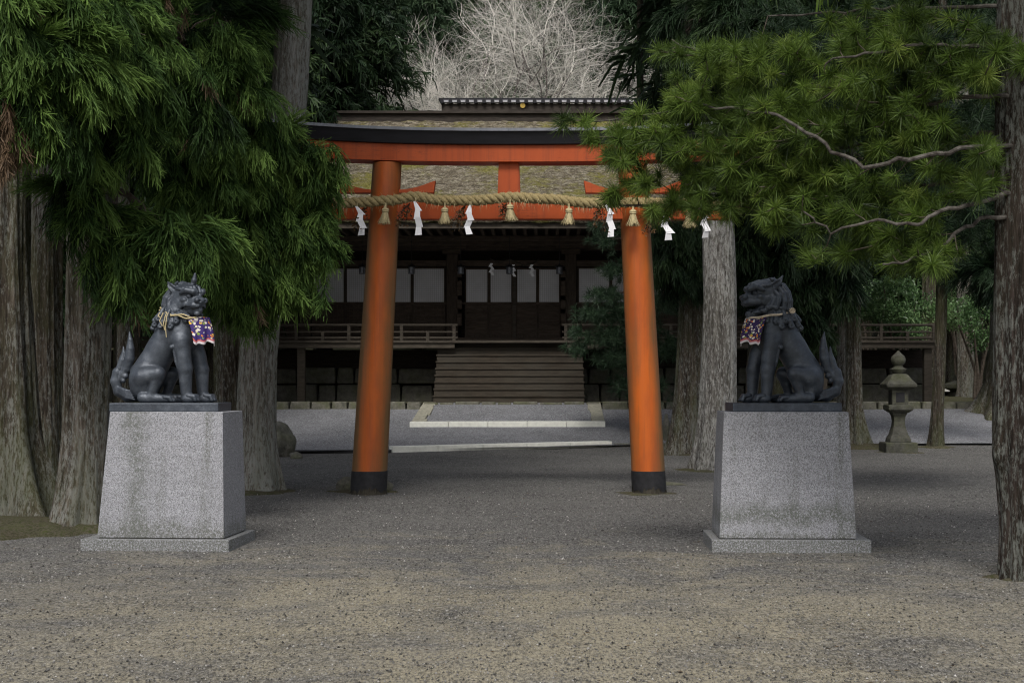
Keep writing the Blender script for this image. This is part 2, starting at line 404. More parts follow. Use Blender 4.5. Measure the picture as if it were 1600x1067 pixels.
c = k.ramp(n, [(.3, (.03,.036,.048)), (.55, (.07,.082,.10)), (.72, (.14,.155,.18))])
c = k.mix(k.ramp(n2, [(.5, 0), (.7, .35)]), c, (.14,.155,.17))
k.color(c); k.rough(k.ramp(n, [(.3, .32), (.7, .5)])); k.bump(k.math('ADD', n2, k.math('MULTIPLY', k.noise(v, 22, 4, .7), 1.5)), .5, .006)
M['bronze'] = k.m
M['bronze_dark'] = None
k = NT('patinated_bronze_dark', .42, .5, .35)
v = k.co(); n = k.noise(v, 7, 7, .7); n2 = k.noise(v, 60, 4, .8)
c = k.ramp(n, [(.3, (.026,.031,.04)), (.55, (.06,.072,.09)), (.72, (.13,.15,.175))])
k.color(c); k.rough(k.ramp(n, [(.3, .32), (.7, .5)])); k.bump(k.math('ADD', n2, k.math('MULTIPLY', k.noise(v, 22, 4, .7), 1.5)), .5, .006)
M['bronze_dark'] = k.m
def brocade(name, ground, seed):
    k = NT(name, .7, .25); v = k.n('ShaderNodeMapping'); tc = k.n('ShaderNodeTexCoord'); k.l(tc.outputs['UV'], v.inputs[0])
    v.inputs['Location'].default_value = (seed, seed*1.7, 0); v = v.outputs[0]
    nz = k.noise(v, 5, 3, .6, 1.5)
    S_ = 9 if seed < 1 else 13; vc = k.sep(k.voro(v, S_, out='Color')); vd = k.voro(v, S_)
    m = k.math('MULTIPLY', k.math('LESS_THAN', vd, .5), k.math('GREATER_THAN', k.math('ADD', nz, k.math('MULTIPLY', vc[1], .25)), .55))
    flower = k.ramp(vc[0], [(0, (.75,.7,.62)), (.4, (.8,.72,.5)), (.55, (.7,.22,.04)), (.72, (.25,.33,.08)), (.86, (.72,.45,.08)), (1, (.65,.25,.3))])
    fl = flower.node; fl.color_ramp.interpolation = 'CONSTANT'
    c = k.mix(m, ground, flower)
    y = k.sep(tc.outputs['UV'])[1]
    c = k.mix(k.math('LESS_THAN', y, .16), c, (.42,.07,.07)); c = k.mix(k.math('LESS_THAN', y, .11), c, (.55,.35,.38)); c = k.mix(k.math('LESS_THAN', y, .06), c, (.75,.72,.72))
    k.color(c); k.bump(k.noise(v, 60, 3), .2, .003); return k.m
M['bib_a'] = brocade('purple_brocade', (.05,.03,.15), .3); M['bib_b'] = brocade('multicolour_brocade', (.035,.02,.09), 3.1)

# ------------------------------------------------------------------ ground and setting
def gz(Y):
    pts = [(-50, 0), (20.9, 0), (31.3, .10), (32.8, .165), (35.75, .50), (38.55, .86), (38.8, .88)]
    for (a, za), (b, zb) in zip(pts, pts[1:]):
        if Y <= b: return za+(zb-za)*(Y-a)/(b-a)
    return .88
TZ = 1.1
def sheet(name, x0, x1, ys, zf, nx, m, amp=0, seed=1):
    ys = np.array(ys); xs = np.linspace(x0, x1, nx); X, Y = np.meshgrid(xs, ys)
    Z = zf(X, Y)
    if amp: Z = Z+amp*(vnoise(X*.7, Y*.7, 0, seed)-.5)+amp*.4*(vnoise(X*2.3, Y*2.3, 0, seed+5)-.5)
    V = np.stack([X, Y, Z], -1).reshape(-1, 3); i = np.arange((len(ys)-1)*nx).reshape(len(ys)-1, nx)[:, :-1].ravel()
    Q = np.stack([i, i+1, i+nx+1, i+nx], -1)
    o = link(name, np_mesh(name, V, Q, smooth=True), m); return tag(o, kind='structure')
gzv = np.vectorize(gz)
sheet('ground', -300, 300, list(range(-150, 4, 15))+list(np.arange(4, 40, .25))+[45, 80, 200, 450], lambda X, Y: gzv(Y)*1.0-.0, 900, M['gravel'], .03)
# upper court, blue-grey gravel, a few centimetres above
def sill_y(X): return 31.3+ (X+3.2)*.26
def court(X, Y):
    return gzv(Y)+.055
xs = np.linspace(-30, 30, 121); V = []; ny = 40
for j in range(ny+1):
    for x in xs:
        y0 = 31.3+max(min((x+3.2)*.26, 1.6), -.4); y = y0+(38.72-y0)*j/ny
        V.append((x, y, gz(y)+.06))
V = np.array(V); V[:, 2] += .02*(vnoise(V[:, 0], V[:, 1], 0, 9)-.5)
i = np.arange(ny*121).reshape(ny, 121)[:, :-1].ravel()
me = np_mesh('courtyard', V, np.stack([i, i+1, i+122, i+121], -1), smooth=True)
tag(link('courtyard', me, M['court_gravel']), kind='structure')
# raised terrace under the shrine and woods
sheet('terrace', -300, 300, list(np.arange(38.9, 60, .5))+list(range(60, 100, 4))+list(range(100, 330, 10)),
      lambda X, Y: TZ+np.clip(Y-62, 0, 200)*.16*(.8+.4*vnoise(X*.02, Y*.02, 0, 4))+np.clip(np.abs(X)-24, 0, 200)*.10, 400, M['forest_floor'], .08, 3)
# moss patch at the left foot of the trees
def mound(name, cx, cy, rx, ry, h, m, seed=0):
    n = 48; rr = np.linspace(0, 1, 14)[:, None]; a = np.linspace(0, 2*np.pi, n, endpoint=False)[None]
    k_ = 1+.35*(vnoise(np.cos(a)*2+5, np.sin(a)*2+5, 0, seed)-.5)*2
    X = rr*np.cos(a)*rx*k_; Y = rr*np.sin(a)*ry*k_; Z = h*(1-rr**2)+.04*(vnoise(X*5, Y*5, 0, seed)-.5)*(1-rr)+0*X-.03*(rr >= .99)
    V = np.stack([X, Y, Z], -1).reshape(-1, 3); Q = []
    for i in range(13):
        for j in range(n): Q.append((i*n+j, i*n+(j+1) % n, (i+1)*n+(j+1) % n, (i+1)*n+j))
    o = link(name, np_mesh(name, V[:, :], [(q[0], q[3], q[2], q[1]) for q in Q], smooth=True), m, loc=(cx, cy, gz(cy))); tag(o, kind='structure'); return o
mound('moss_ground', X_(20, 15.4), 15.6, 1.35, 1.15, .13, M['moss'], 3)
mound('moss_ground', X_(1345, 32.6), 32.5, 1.0, .55, .1, M['moss'], 5)
mound('soil_contact_shade', X_(1600, 11.7), 11.7, .38, .22, .05, M['moss'], 7)
mound('soil_contact_shade', X_(1015, 20.9), 20.9, .5, .34, .03, M['moss'], 8)

for (px_, Y_, rx_, ry_, h_) in ((122,15.7,.62,.45,.06),(400,21.2,.7,.55,.07),(372,21.8,.6,.4,.05),(1118,25.7,.85,.6,.06),(1078,30.6,.9,.6,.07),(1464,32.6,.45,.35,.05),(1403,31.4,.6,.45,.025),(560,21.3,.5,.35,.02)):  # added soil and moss mounds, darkening the feet in place of contact shadows
    mound('soil_contact_shade', X_(px_, Y_), Y_, rx_, ry_, h_, M['moss'], int(px_))
# loose stones of the gravel (uncountable)
def gravel_scatter():
    rs = np.random.RandomState(5); n = 60000
    Y = 6.8+(rs.rand(n)**1.7)*24; X = (rs.rand(n)*1760-930)/F*Y
    s = (.0035+.0085*rs.rand(n)**4)*(.75+np.minimum(Y, 14)/28)
    base = np.array([(1,0,0),(-.5,.87,0),(-.5,-.87,0),(.1,.1,.9),(0,0,-.3)]); T0 = np.array([(0,1,3),(1,2,3),(2,0,3),(1,0,4),(2,1,4),(0,2,4)])
    a = rs.rand(n)*6.28; ca, sa = np.cos(a), np.sin(a)
    V = base[None]*s[:, None, None]*(1+.5*(rs.rand(n, 5, 3)-.5))
    W = np.stack([V[..., 0]*ca[:, None]-V[..., 1]*sa[:, None]+X[:, None], V[..., 0]*sa[:, None]+V[..., 1]*ca[:, None]+Y[:, None], V[..., 2]+.003], -1)
    W[..., 2] += (.03*(vnoise(X*.7, Y*.7, 0, 1)-.5)+.012*(vnoise(X*2.3, Y*2.3, 0, 6)-.5))[:, None]
    T = (T0[None]+np.arange(n)[:, None, None]*5).reshape(-1, 3)
    return np_mesh('loose_gravel', W.reshape(-1, 3), T=T, tint=np.repeat(rs.rand(n), 6))
k = NT('gravel_stones', .85, .3); k.color(k.ramp(k.attr(), [(0, (.035,.033,.03)), (.5, (.13,.125,.115)), (.9, (.27,.26,.24)), (1, (.55,.53,.5))])); M['stones'] = k.m
tag(link('loose_gravel', gravel_scatter(), M['stones']), 'loose grey gravel scattered over the forecourt', 'gravel', kind='stuff')

def litter(name, n, seed, mat_, label):
    rs = np.random.RandomState(seed); Y = 6.9+(rs.rand(n)**1.2)*24; X = (rs.rand(n)*1900-1000)/F*Y
    cl = vnoise(X*.6, Y*.6, 0, 12+seed); keep = cl > .42; X, Y = X[keep], Y[keep]; n = len(X); a = rs.rand(n)*6.283
    D = np.stack([np.cos(a), np.sin(a), .03*rs.randn(n)], -1); V, Q = ribbons_flat(np.stack([X, Y, np.array([gz(y) for y in Y])+.022], -1), D, .02+.05*rs.rand(n), .004+.012*rs.rand(n)**2)
    tag(link(name, np_mesh(name, V, Q, tint=rs.rand(n)), mat_), label, 'litter', kind='stuff')
def ribbons_flat(P0, D, L, W):
    S = np.stack([-D[:, 1], D[:, 0], 0*L], -1)*(W/2)[:, None]; M_ = P0+D*(L*.5)[:, None]; M_[:, 2] += .004; E = P0+D*L[:, None]
    V = np.stack([P0, M_-S, E, M_+S], 1).reshape(-1, 3); return V, np.arange(len(V)).reshape(-1, 4)
k = NT('litter', .9, .2); k.color(k.ramp(k.attr(), [(0, (.04,.028,.018)), (.6, (.12,.075,.04)), (1, (.26,.19,.1))]))
litter('fallen_leaves', 2600, 1, k.m, 'small brown fallen leaves and needles scattered over the gravel')

# ------------------------------------------------------------------ stone sills, ramp, kerbs
def sill(pA, pB, wdt, zoff, label, name='threshold_stone', segs=5):
    A, B = Vector(pA), Vector(pB); d = (B-A); L = d.length; d.normalize(); nrm = Vector((-d.y, d.x, 0)).normalized()
    m = MB()
    for i in range(segs):
        a = A+d*(L*i/segs+.006); b = A+d*(L*(i+1)/segs-.006); c = [a, b, b+nrm*wdt, a+nrm*wdt]
        m.add([(q.x, q.y, q.z-.14) for q in c]+[(q.x, q.y, q.z) for q in c], [(0,3,2,1),(4,5,6,7),(0,1,5,4),(1,2,6,5),(2,3,7,6),(3,0,4,7)])
    o = m.build(name, M['white_stone'], bevel=.006); return tag(o, label, 'stone sill')
sill((X_(613, 31.2), 31.2, .235), (X_(957, 32.8), 32.8, .29), .36, 0, 'long slanting white stone sill at the front edge of the grey court')
RX0, RX1, RXb0, RXb1 = X_(640, 35.6), X_(946, 35.6), X_(662, 39.0), X_(938, 39.0)
sill((RX0, 35.55, .665), (RX1, 35.55, .675), .5, 0, 'straight white stone sill at the foot of the gravel ramp')
# ramp gravel between edging stones
V = []; ny, nx = 24, 30
for j in range(ny+1):
    y = 35.98+(38.95-35.98)*j/ny
    for i in range(nx+1):
        f = i/nx; x = RX0*(1-j/ny)+RXb0*j/ny+(RX1-RX0+(RXb1-RX1-RXb0+RX0)*j/ny)*f
        V.append((x, y, .60+(TZ-.0-.60)*j/ny))
i = np.arange(ny*(nx+1)).reshape(ny, nx+1)[:, :-1].ravel(); nn = len(V)
Q = list(np.stack([i, i+1, i+nx+2, i+nx+1], -1))
V2 = [(v[0], v[1], v[2]-.55) for v in V]
me = np_mesh('ramp_path', np.array(V), Q, smooth=True); tag(link('ramp_path', me, M['court_gravel']), kind='structure')
def edging(xa, xb, side, label):
    m = MB(); rnd = random.Random(3+side); n = 9
    for i in range(n):
        f0, f1 = i/n+.004, (i+1)/n-.004; pts = []
        y0, y1 = 35.6+f0*3.35, 35.6+f1*3.35; a0, a1 = xa+(xb-xa)*f0, xa+(xb-xa)*f1
        wd = .3+.08*rnd.random(); z0, z1 = .615+.5*f0, .615+.5*f1
        s = -side
        c = [(a0, y0, z0), (a0+s*wd, y0, z0), (a1+s*wd, y1, z1), (a1, y1, z1)]
        if s < 0: c = [c[1], c[0], c[3], c[2]]
        m.add([(q[0], q[1], q[2]-.5) for q in c]+c, [(0,3,2,1),(4,5,6,7),(0,1,5,4),(1,2,6,5),(2,3,7,6),(3,0,4,7)])
    tag(m.build('edging_stones', M['pale_stone'], bevel=.015), label, 'stone edging')
edging(RX0, RXb0, -1, 'pale mossy stone edging along the left side of the ramp')
edging(RX1, RXb1, 1, 'pale mossy stone edging along the right side of the ramp')
def kerb(x0, x1, label, seed):
    m = MB(); rnd = random.Random(seed); x = x0
    while x < x1:
        wd = rnd.uniform(.35, .75); xe = min(x+wd, x1); h = rnd.uniform(-.02, .02); y0 = 38.62+rnd.uniform(-.03, .03)
        b = (x+.012, xe-.012, y0, y0+.4); t = (x+.03, xe-.03, y0+.03, y0+.38)
        m.frustum(b, .8, t, TZ+.02+h); x = xe
    tag(m.build('stone_kerb', M['kerb'], bevel=.03), label, 'kerb')
kerb(-16, RXb0-.02, 'low kerb of rough stones left of the ramp', 1)
kerb(RXb1+.02, X_(1555, 38.7), 'low kerb of rough stones right of the ramp', 2)
kerb(RXb0, RXb1, 'row of thin stones along the top of the ramp', 4)
# low black board edge of court at left and right of the front sill
m = MB(); m.box(-9, X_(612, 31.2), 31.05, 31.12, .02, .17); tag(m.build('edge_board', M['black_foot']), 'dark wooden edge board left of the slanting white sill', 'edge board')
m = MB(); m.box(X_(959, 32.8), 6.0, 32.75, 32.95, .05, .24); tag(m.build('edge_stone', M['kerb'], bevel=.02), 'dull stone edge right of the slanting white sill', 'edge stone')

def boulder(name, loc, sz, seed, m, label, cat='rock'):
    n1, n2 = 40, 28
    th = np.linspace(0, 2*np.pi, n1, endpoint=False)[None]; ph = np.linspace(.001, np.pi-.001, n2)[:, None]
    x, y, z = np.sin(ph)*np.cos(th), np.sin(ph)*np.sin(th), np.cos(ph)+0*th
    r = .75+.5*vnoise(x*1.6+3, y*1.6+3, z*1.6+3, seed)+.22*vnoise(x*4+3, y*4+3, z*4+3, seed+1)+.08*vnoise(x*11+3, y*11+3, z*11+3, seed+2)
    r = np.minimum(r*.92, 1.25)
    V = np.stack([x*r*sz[0], y*r*sz[1], z*r*sz[2]], -1).reshape(-1, 3); Q = []
    for i in range(n2-1):
        for j in range(n1): Q.append((i*n1+j, (i+1)*n1+j, (i+1)*n1+(j+1) % n1, i*n1+(j+1) % n1))
    o = link(name, np_mesh(name, V, Q, smooth=True), m, loc=loc); return tag(o, label, cat)
boulder('boulder', (X_(434, 30), 30, .1+.28), (.34, .35, .42), 3, M['rock'], 'upright mossy boulder behind the leaning cedar, left of the torii')
boulder('rock', (X_(466, 29.5), 29.2, .1), (.13, .12, .1), 6, M['rock'], 'small flat stone beside the mossy boulder')
boulder('rock', (X_(543, 21.8), 21.8, .02), (.17, .14, .14), 8, M['rock'], 'dark stone peeping out behind the left torii post')
boulder('rock', (X_(604, 21.6), 21.6, .0), (.1, .1, .12), 10, M['rock'], 'small stone right of the left torii post')
boulder('rock', (X_(1036, 22.5), 22.5, .0), (.35, .2, .07), 12, M['rock'], 'flat stone in the gravel right of the right torii post')
boulder('rock', (X_(1041, 33.5), 33.5, .45), (.1, .2, .38), 14, M['rock'], 'tall dark stone by the cedar right of the torii')

# ------------------------------------------------------------------ pedestals
def pedestal(px0, px1, tx0, tx1, bx0, bx1, yfront, wD, dd, yaw, label):
    Yc = yfront+dd/2; s = F/yfront
    c = (X_((px0+px1)/2, yfront), yfront)
    base_w = (px1-px0)/s; h1 = .118; h2 = 1.335
    e = empty('granite_pedestal', (c[0], c[1], 0), label, 'pedestal', 'granite pedestals of the guardian lions', R(yaw))
    m = MB(); m.box(-base_w/2, base_w/2, 0, dd, -.03, h1); m.build('base_slab', M['granite'], e, bevel=.006)
    xo = lambda p: (p-(px0+px1)/2)/s
    m = MB(); ins = .03
    b = (xo(bx0), xo(bx1), .07, .07+wD)
    m.frustum((b[0], b[1], b[2], b[3]), h1+.008, (xo(tx0), xo(tx1), .07+.05, .07+wD-.05), h2); m.build('block', M['granite_l' if 'horned' in label else 'granite_r'], e, bevel=.006)
    m = MB(); m.box(b[0]+.012, b[1]-.012, b[2]+.012, b[3]-.012, h1-.01, h1+.01); m.build('joint', M['rot_wood'], e)
    return e
pedL = pedestal(123, 359, 163, 344, 145.5, 348, 13.6, .80, .96, -3.4, 'granite pedestal under the horned lion left of the torii')
pedR = pedestal(1112.5, 1361, 1133.5, 1329, 1125.5, 1340, 13.55, .80, .96, -1.4, 'granite pedestal under the open-mouthed lion right of the torii')

# ------------------------------------------------------------------ guardian lions: signed-distance sculpture
class Field:
    def __init__(s, lo, hi, h):
        s.lo = np.array(lo); s.h = h; s.n = np.ceil((np.array(hi)-s.lo)/h).astype(int)+1
        s.a = np.full(s.n, .5, dtype=np.float32)
        s.ax = [s.lo[i]+h*np.arange(s.n[i]) for i in range(3)]
    def _sl(s, lo, hi):
        i0 = np.clip(np.floor((lo-s.lo)/s.h).astype(int), 0, s.n); i1 = np.clip(np.ceil((hi-s.lo)/s.h).astype(int)+1, 0, s.n)
        sl = tuple(slice(a, b) for a, b in zip(i0, i1))
        g = (s.ax[0][sl[0]][:, None, None], s.ax[1][sl[1]][None, :, None], s.ax[2][sl[2]][None, None, :])
        return sl, g
    def _put(s, sl, d, k, sub):
        a = s.a[sl]
        if sub: a2, d2 = -a, d
        else: a2, d2 = a, d
        hh = np.clip(.5+.5*(a2-d2)/k, 0, 1); r = a2*(1-hh)+d2*hh-k*hh*(1-hh)
        s.a[sl] = -r if sub else r
    def cone(s, p0, r0, p1, r1, k=.02, sub=False):
        p0, p1 = np.array(p0, float), np.array(p1, float); rm = max(r0, r1)+k+.03
        sl, (x, y, z) = s._sl(np.minimum(p0, p1)-rm, np.maximum(p0, p1)+rm)
        if s.a[sl].size == 0: return
        d = p1-p0; L2 = max(float(d@d), 1e-9)
        t = np.clip(((x-p0[0])*d[0]+(y-p0[1])*d[1]+(z-p0[2])*d[2])/L2, 0, 1)
        D = np.sqrt((x-p0[0]-t*d[0])**2+(y-p0[1]-t*d[1])**2+(z-p0[2]-t*d[2])**2)-(r0+(r1-r0)*t)
        s._put(sl, D, k, sub)
    def ell(s, c, r, k=.02, rot=None, sub=False):
        c = np.array(c, float); r = np.array(r, float); rm = r.max()+k+.03
        sl, (x, y, z) = s._sl(c-rm, c+rm)
        if s.a[sl].size == 0: return
        x, y, z = x-c[0], y-c[1], z-c[2]
        if rot is not None:
            Mi = np.array(rot).T; x, y, z = Mi[0,0]*x+Mi[0,1]*y+Mi[0,2]*z, Mi[1,0]*x+Mi[1,1]*y+Mi[1,2]*z, Mi[2,0]*x+Mi[2,1]*y+Mi[2,2]*z
        k0 = np.sqrt((x/r[0])**2+(y/r[1])**2+(z/r[2])**2); k1 = np.sqrt((x/r[0]**2)**2+(y/r[1]**2)**2+(z/r[2]**2)**2)+1e-9
        s._put(sl, k0*(k0-1)/k1, k, sub)
    def chain(s, pts, k=.012, sub=False):
        for a, b in zip(pts, pts[1:]): s.cone(a[:3], a[3], b[:3], b[3], k, sub)
    def mesh(s):
        a = s.a; ins = a < 0; n = np.array(a.shape)
        c = np.zeros(n-1, dtype=np.uint8)
        for i in (0,1):
            for j in (0,1):
                for k in (0,1): c += ins[i:n[0]-1+i, j:n[1]-1+j, k:n[2]-1+k]
        act = (c > 0) & (c < 8); idx = np.full(n-1, -1, dtype=np.int64); ci = np.argwhere(act); idx[act] = np.arange(len(ci))
        acc = np.zeros((len(ci), 3)); cnt = np.zeros(len(ci))
        corners = [(i, j, k) for i in (0,1) for j in (0,1) for k in (0,1)]
        vals = {q: a[ci[:,0]+q[0], ci[:,1]+q[1], ci[:,2]+q[2]] for q in corners}
        for q in corners:
            for ax in range(3):
                if q[ax]: continue
                q2 = list(q); q2[ax] = 1; q2 = tuple(q2); va, vb = vals[q], vals[q2]
                m = (va < 0) != (vb < 0); t = np.where(m, va/(va-vb+1e-12), 0)
                pt = np.array(q, float)[None].repeat(len(ci), 0); pt[:, ax] += t
                acc[m] += pt[m]; cnt[m] += 1
        V = s.lo+(ci+acc/cnt[:, None])*s.h
        Q = []
        for ax in range(3):
            u, v = (ax+1) % 3, (ax+2) % 3
            A = np.moveaxis(ins, ax, 0); e = A[:-1] != A[1:]; e = np.moveaxis(e, 0, ax)
            pos = np.argwhere(e); ok = (pos[:, u] > 0) & (pos[:, v] > 0) & (pos[:, u] < n[u]-1) & (pos[:, v] < n[v]-1); pos = pos[ok]
            def g(du, dv):
                p = pos.copy(); p[:, u] -= du; p[:, v] -= dv; return idx[p[:,0], p[:,1], p[:,2]]
            q = np.stack([g(1,1), g(0,1), g(0,0), g(1,0)], -1)
            s0 = ins[pos[:,0], pos[:,1], pos[:,2]]
            q[~s0] = q[~s0][:, ::-1]; Q.append(q)
        Q = np.concatenate(Q); Q = Q[(Q >= 0).all(1)]
        return V, Q

def rotm(ax, deg):
    return np.array(Matrix.Rotation(R(deg), 3, ax))
def lion_mesh(kind):
    f = Field((-.66, -.3, -.02), (.54, .33, 1.32), .0058)
    # trunk of the body
    f.cone((.04,0,.76), .155, (-.10,0,.52), .142, .03)
    f.cone((-.10,0,.52), .142, (-.24,0,.27), .168, .04)
    f.ell((.115,0,.70), (.135,.155,.175), .05)
    f.ell((.15,0,.60), (.095,.13,.10), .05)
    f.ell((-.28,0,.15), (.12,.17,.13), .05)
    # ribs / spine furrow
    for i in range(7): f.ell((-.13-.033*i, 0, .66-.062*i), (.03,.022,.03), .03)
    # haunches, thighs, hind feet
    for s, kx in ((-1, 0.0), (1, .05)):
        f.ell((-.25, s*.12, .22), (.135,.085,.165), .04)
        f.cone((-.24, s*.15, .25), .095, (-.085+kx, s*.175, .285), .072, .03)
        f.cone((-.085+kx, s*.175, .28), .062, (-.15+kx, s*.175, .07), .042, .02)
        f.cone((-.24+kx, s*.17, .05), .05, (-.03+kx, s*.175, .04), .042, .02)
        f.ell((.0+kx, s*.175, .035), (.06,.055,.036), .02)
        for t in range(4):
            o = (t-1.5)*.029
            f.chain([(-.01+kx, s*.175+o, .056, .018), (.038+kx, s*.175+o*1.15, .05, .021), (.07+kx-abs(o)*.35, s*.175+o*1.2, .024, .016)], .003)
            f.cone((.075+kx-abs(o)*.35, s*.175+o*1.15, .022), .006, (.09+kx-abs(o)*.35, s*.175+o*1.15, .008), .003, .004)
    # front legs
    for s, dx in ((-1, 0.0), (1, .105)):
        f.ell((.11+dx*.3, s*.10, .63), (.09,.07,.13), .04)
        f.cone((.125+dx*.6, s*.115, .60), .086, (.165+dx, s*.12, .33), .070, .03)
        f.cone((.165+dx, s*.12, .33), .070, (.175+dx, s*.12, .10), .055, .02)
        f.ell((.155+dx, s*.12, .43), (.05,.07,.12), .03)
        f.ell((.215+dx, s*.12, .04), (.09,.07,.05), .02)
        for t in range(4):
            o = (t-1.5)*.031
            o *= 1.15; f.chain([(.21+dx, s*.12+o, .072, .019), (.265+dx, s*.12+o*1.12, .062, .023), (.302+dx-abs(o)*.4, s*.12+o*1.2, .027, .018)], .003)
            f.cone((.30+dx-abs(o)*.4, s*.12+o*1.2, .028), .007, (.318+dx-abs(o)*.4, s*.12+o*1.2, .008), .003, .004)
        # elbow curl and the hanging tuft behind the leg
        f.ell((.045+dx*.5, s*.165, .545), (.024,.022,.024), .008)
        for j in range(3):
            f.chain([(.06+dx*.6+j*.008, s*(.155-.012*j), .53, .014), (.085+dx*.8+j*.01, s*(.15-.015*j), .40, .016), (.115+dx+j*.006, s*(.14-.014*j), .27, .005)], .006)
    # neck
    f.cone((.13,0,1.04), .125, (.05,0,.84), .155, .04)
    # lower ruff of curls
    for s in (-1, 1):
        for (x, y, z, x2, z2, r) in ((.175,.12,.865,.165,.805,.03),(.10,.155,.87,.085,.79,.033),(.02,.165,.885,-.005,.80,.033),(-.05,.135,.90,-.095,.815,.032),
                                     (.055,.165,.82,.03,.74,.03),(-.03,.165,.83,-.065,.745,.03),(-.09,.12,.83,-.135,.76,.03),(-.10,.05,.87,-.15,.81,.03),(-.125,.035,.79,-.175,.735,.028)):
            f.chain([(x, s*y*.85, z+.02, r*.55), (x*.6+x2*.4-.006, s*y, z*.6+z2*.4, r*.75), (x2, s*y*1.02, z2, r)], .010)
            f.ell((x2+.022, s*y*1.06, z2+.01), (r*.55, r*.5, r*.55), .005)
            f.ell((x2+.004, s*(y*1.02+r*.95), z2+.006), (.009,.012,.009), .005, sub=True)
    # tail: sweeps back along the slab and stands up as flames
    f.chain([(-.33,0,.06,.05), (-.44,.0,.055,.045), (-.525,0,.11,.047), (-.552,0,.21,.05), (-.535,0,.30,.05)], .02)
    f.chain([(-.51,0,.24,.04), (-.44,-.015,.33,.042), (-.412,-.02,.43,.050), (-.402,-.02,.53,.042), (-.402,-.02,.62,.025), (-.41,-.02,.70,.006)], .006)
    f.chain([(-.54,.0,.26,.036), (-.51,.0,.34,.038), (-.487,.0,.42,.036), (-.472,.0,.49,.022), (-.475,.0,.555,.006)], .004)
    f.chain([(-.54,.05,.22,.036), (-.50,.08,.33,.033), (-.455,.08,.42,.022), (-.45,.08,.47,.006)], .010)
    f.ell((-.445,-.03,.262), (.03,.03,.03), .008); f.ell((-.468,-.03,.215), (.024,.024,.024), .008)
    for j in range(5):
        f.chain([(-.52,-.03,.10+.012*j,.018), (-.42,-.09,.055+.016*j,.017), (-.33-.008*j,-.11,.03+.021*j,.006)], .006)
    # groove lines on the flames
    for o in (-.014, .012):
        f.chain([(-.50+o,-.062,.36,.004), (-.44+o,-.066,.48,.005), (-.41+o,-.052,.60,.003)], .004, sub=True)
    # ---------------- head
    yaw = -40 if kind == 'closed' else -9
    piv = np.array((.13, 0, 1.04)); Rz = rotm('Z', yaw); off = np.array((0, 0, -.035 if kind == 'closed' else 0))
    def H(x, y, z): return tuple(Rz@(np.array((x, y, z))-piv)+piv+off)
    def HE(c, r, k=.02, sub=False): f.ell(H(*c), r, k, Rz, sub)
    def HC(pts, k=.012, sub=False): f.chain([(*H(*p[:3]), p[3]) for p in pts], k, sub)
    HE((.18,0,1.10), (.135,.118,.108), .03)
    HC([(.22,0,1.06,.09), (.31,0,1.03,.07), (.355,0,1.015,.06)], .02)
    HE((.385,0,1.03), (.042,.068,.038), .010)
    for s in (-1, 1):
        HE((.395,s*.05,1.036), (.028,.024,.027), .006); HE((.425,s*.032,1.026), (.016,.017,.014), .004, sub=True)
        HC([(.17,s*.085,1.02,.05), (.26,s*.075,.995,.036), (.345,s*.052,.985,.034), (.385,s*.03,.98,.026)], .012)
        HE((.305,s*.074,1.082), (.036,.034,.026), .008, sub=True)
        HE((.290,s*.064,1.080), (.027,.026,.024), .003)
        HE((.313,s*.078,1.078), (.008,.008,.008), .003, sub=True)
        # brow
        HC([(.345,s*.018,1.085,.022), (.345,s*.055,1.122,.031), (.29,s*.098,1.135,.028), (.225,s*.115,1.11,.018)], .005)
        for j in range(5):
            HC([(.355-.022*j,s*(.02+.017*j),1.118+.004*j,.016), (.32-.03*j,s*(.028+.02*j),1.165-.004*j,.019), (.25-.035*j,s*(.035+.02*j),1.198-.010*j,.014), (.17-.03*j,s*(.045+.018*j),1.205-.008*j,.006)], .005)
        # cheek bone, whisker curls
        HE((.245,s*.095,1.04), (.04,.03,.028), .015)
        HE((.20,s*.108,.985), (.035,.02,.035), .012)
        # ear
        HC([(.11,s*.098,1.135,.042), (.075,s*.122,1.18,.032), (.035,s*.128,1.245 if kind == 'open' else 1.225,.008)], .012)
        HC([(.125,s*.128,1.15,.022), (.085,s*.15,1.185,.018), (.055,s*.148,1.215,.006)], .008, sub=True)
        # mane locks behind the cheek, hanging down
        for j, (x, y, z, L, bx) in enumerate(((.155,.112,1.06,.13,.02),(.115,.128,1.10,.17,.0),(.07,.13,1.13,.21,-.03),(.03,.115,1.14,.22,-.045),(.0,.08,1.15,.23,-.05),(.19,.10,1.0,.10,.03),(-.01,.035,1.16,.24,-.055))):
            HC([(x, s*y*.9, z, .022), (x-.035, s*y*1.12, z-L*.3, .027), (x-.03+bx*.5, s*y*1.2, z-L*.65, .026), (x-.005+bx, s*y*1.22, z-L, .024), (x+.03+bx, s*y*1.2, z-L*.95, .014)], .006)
        # forward strands from the jaw to the beard
        for j in range(4):
            HC([(.13+.02*j,s*.10,.97-.02*j,.02), (.19+.02*j,s*.10,.93-.012*j,.018), (.25+.02*j,s*.075,.915-.01*j,.010)], .006)
        HC([(.14,s*.088,1.17,.014),(.13,s*.10,1.205,.016),(.155,s*.10,1.222,.010)], .006)
    HC([(.19,0,1.19,.03),(.10,0,1.185,.05),(.02,0,1.12,.06),(-.02,0,1.0,.07),(-.04,0,.92,.06)], .02)
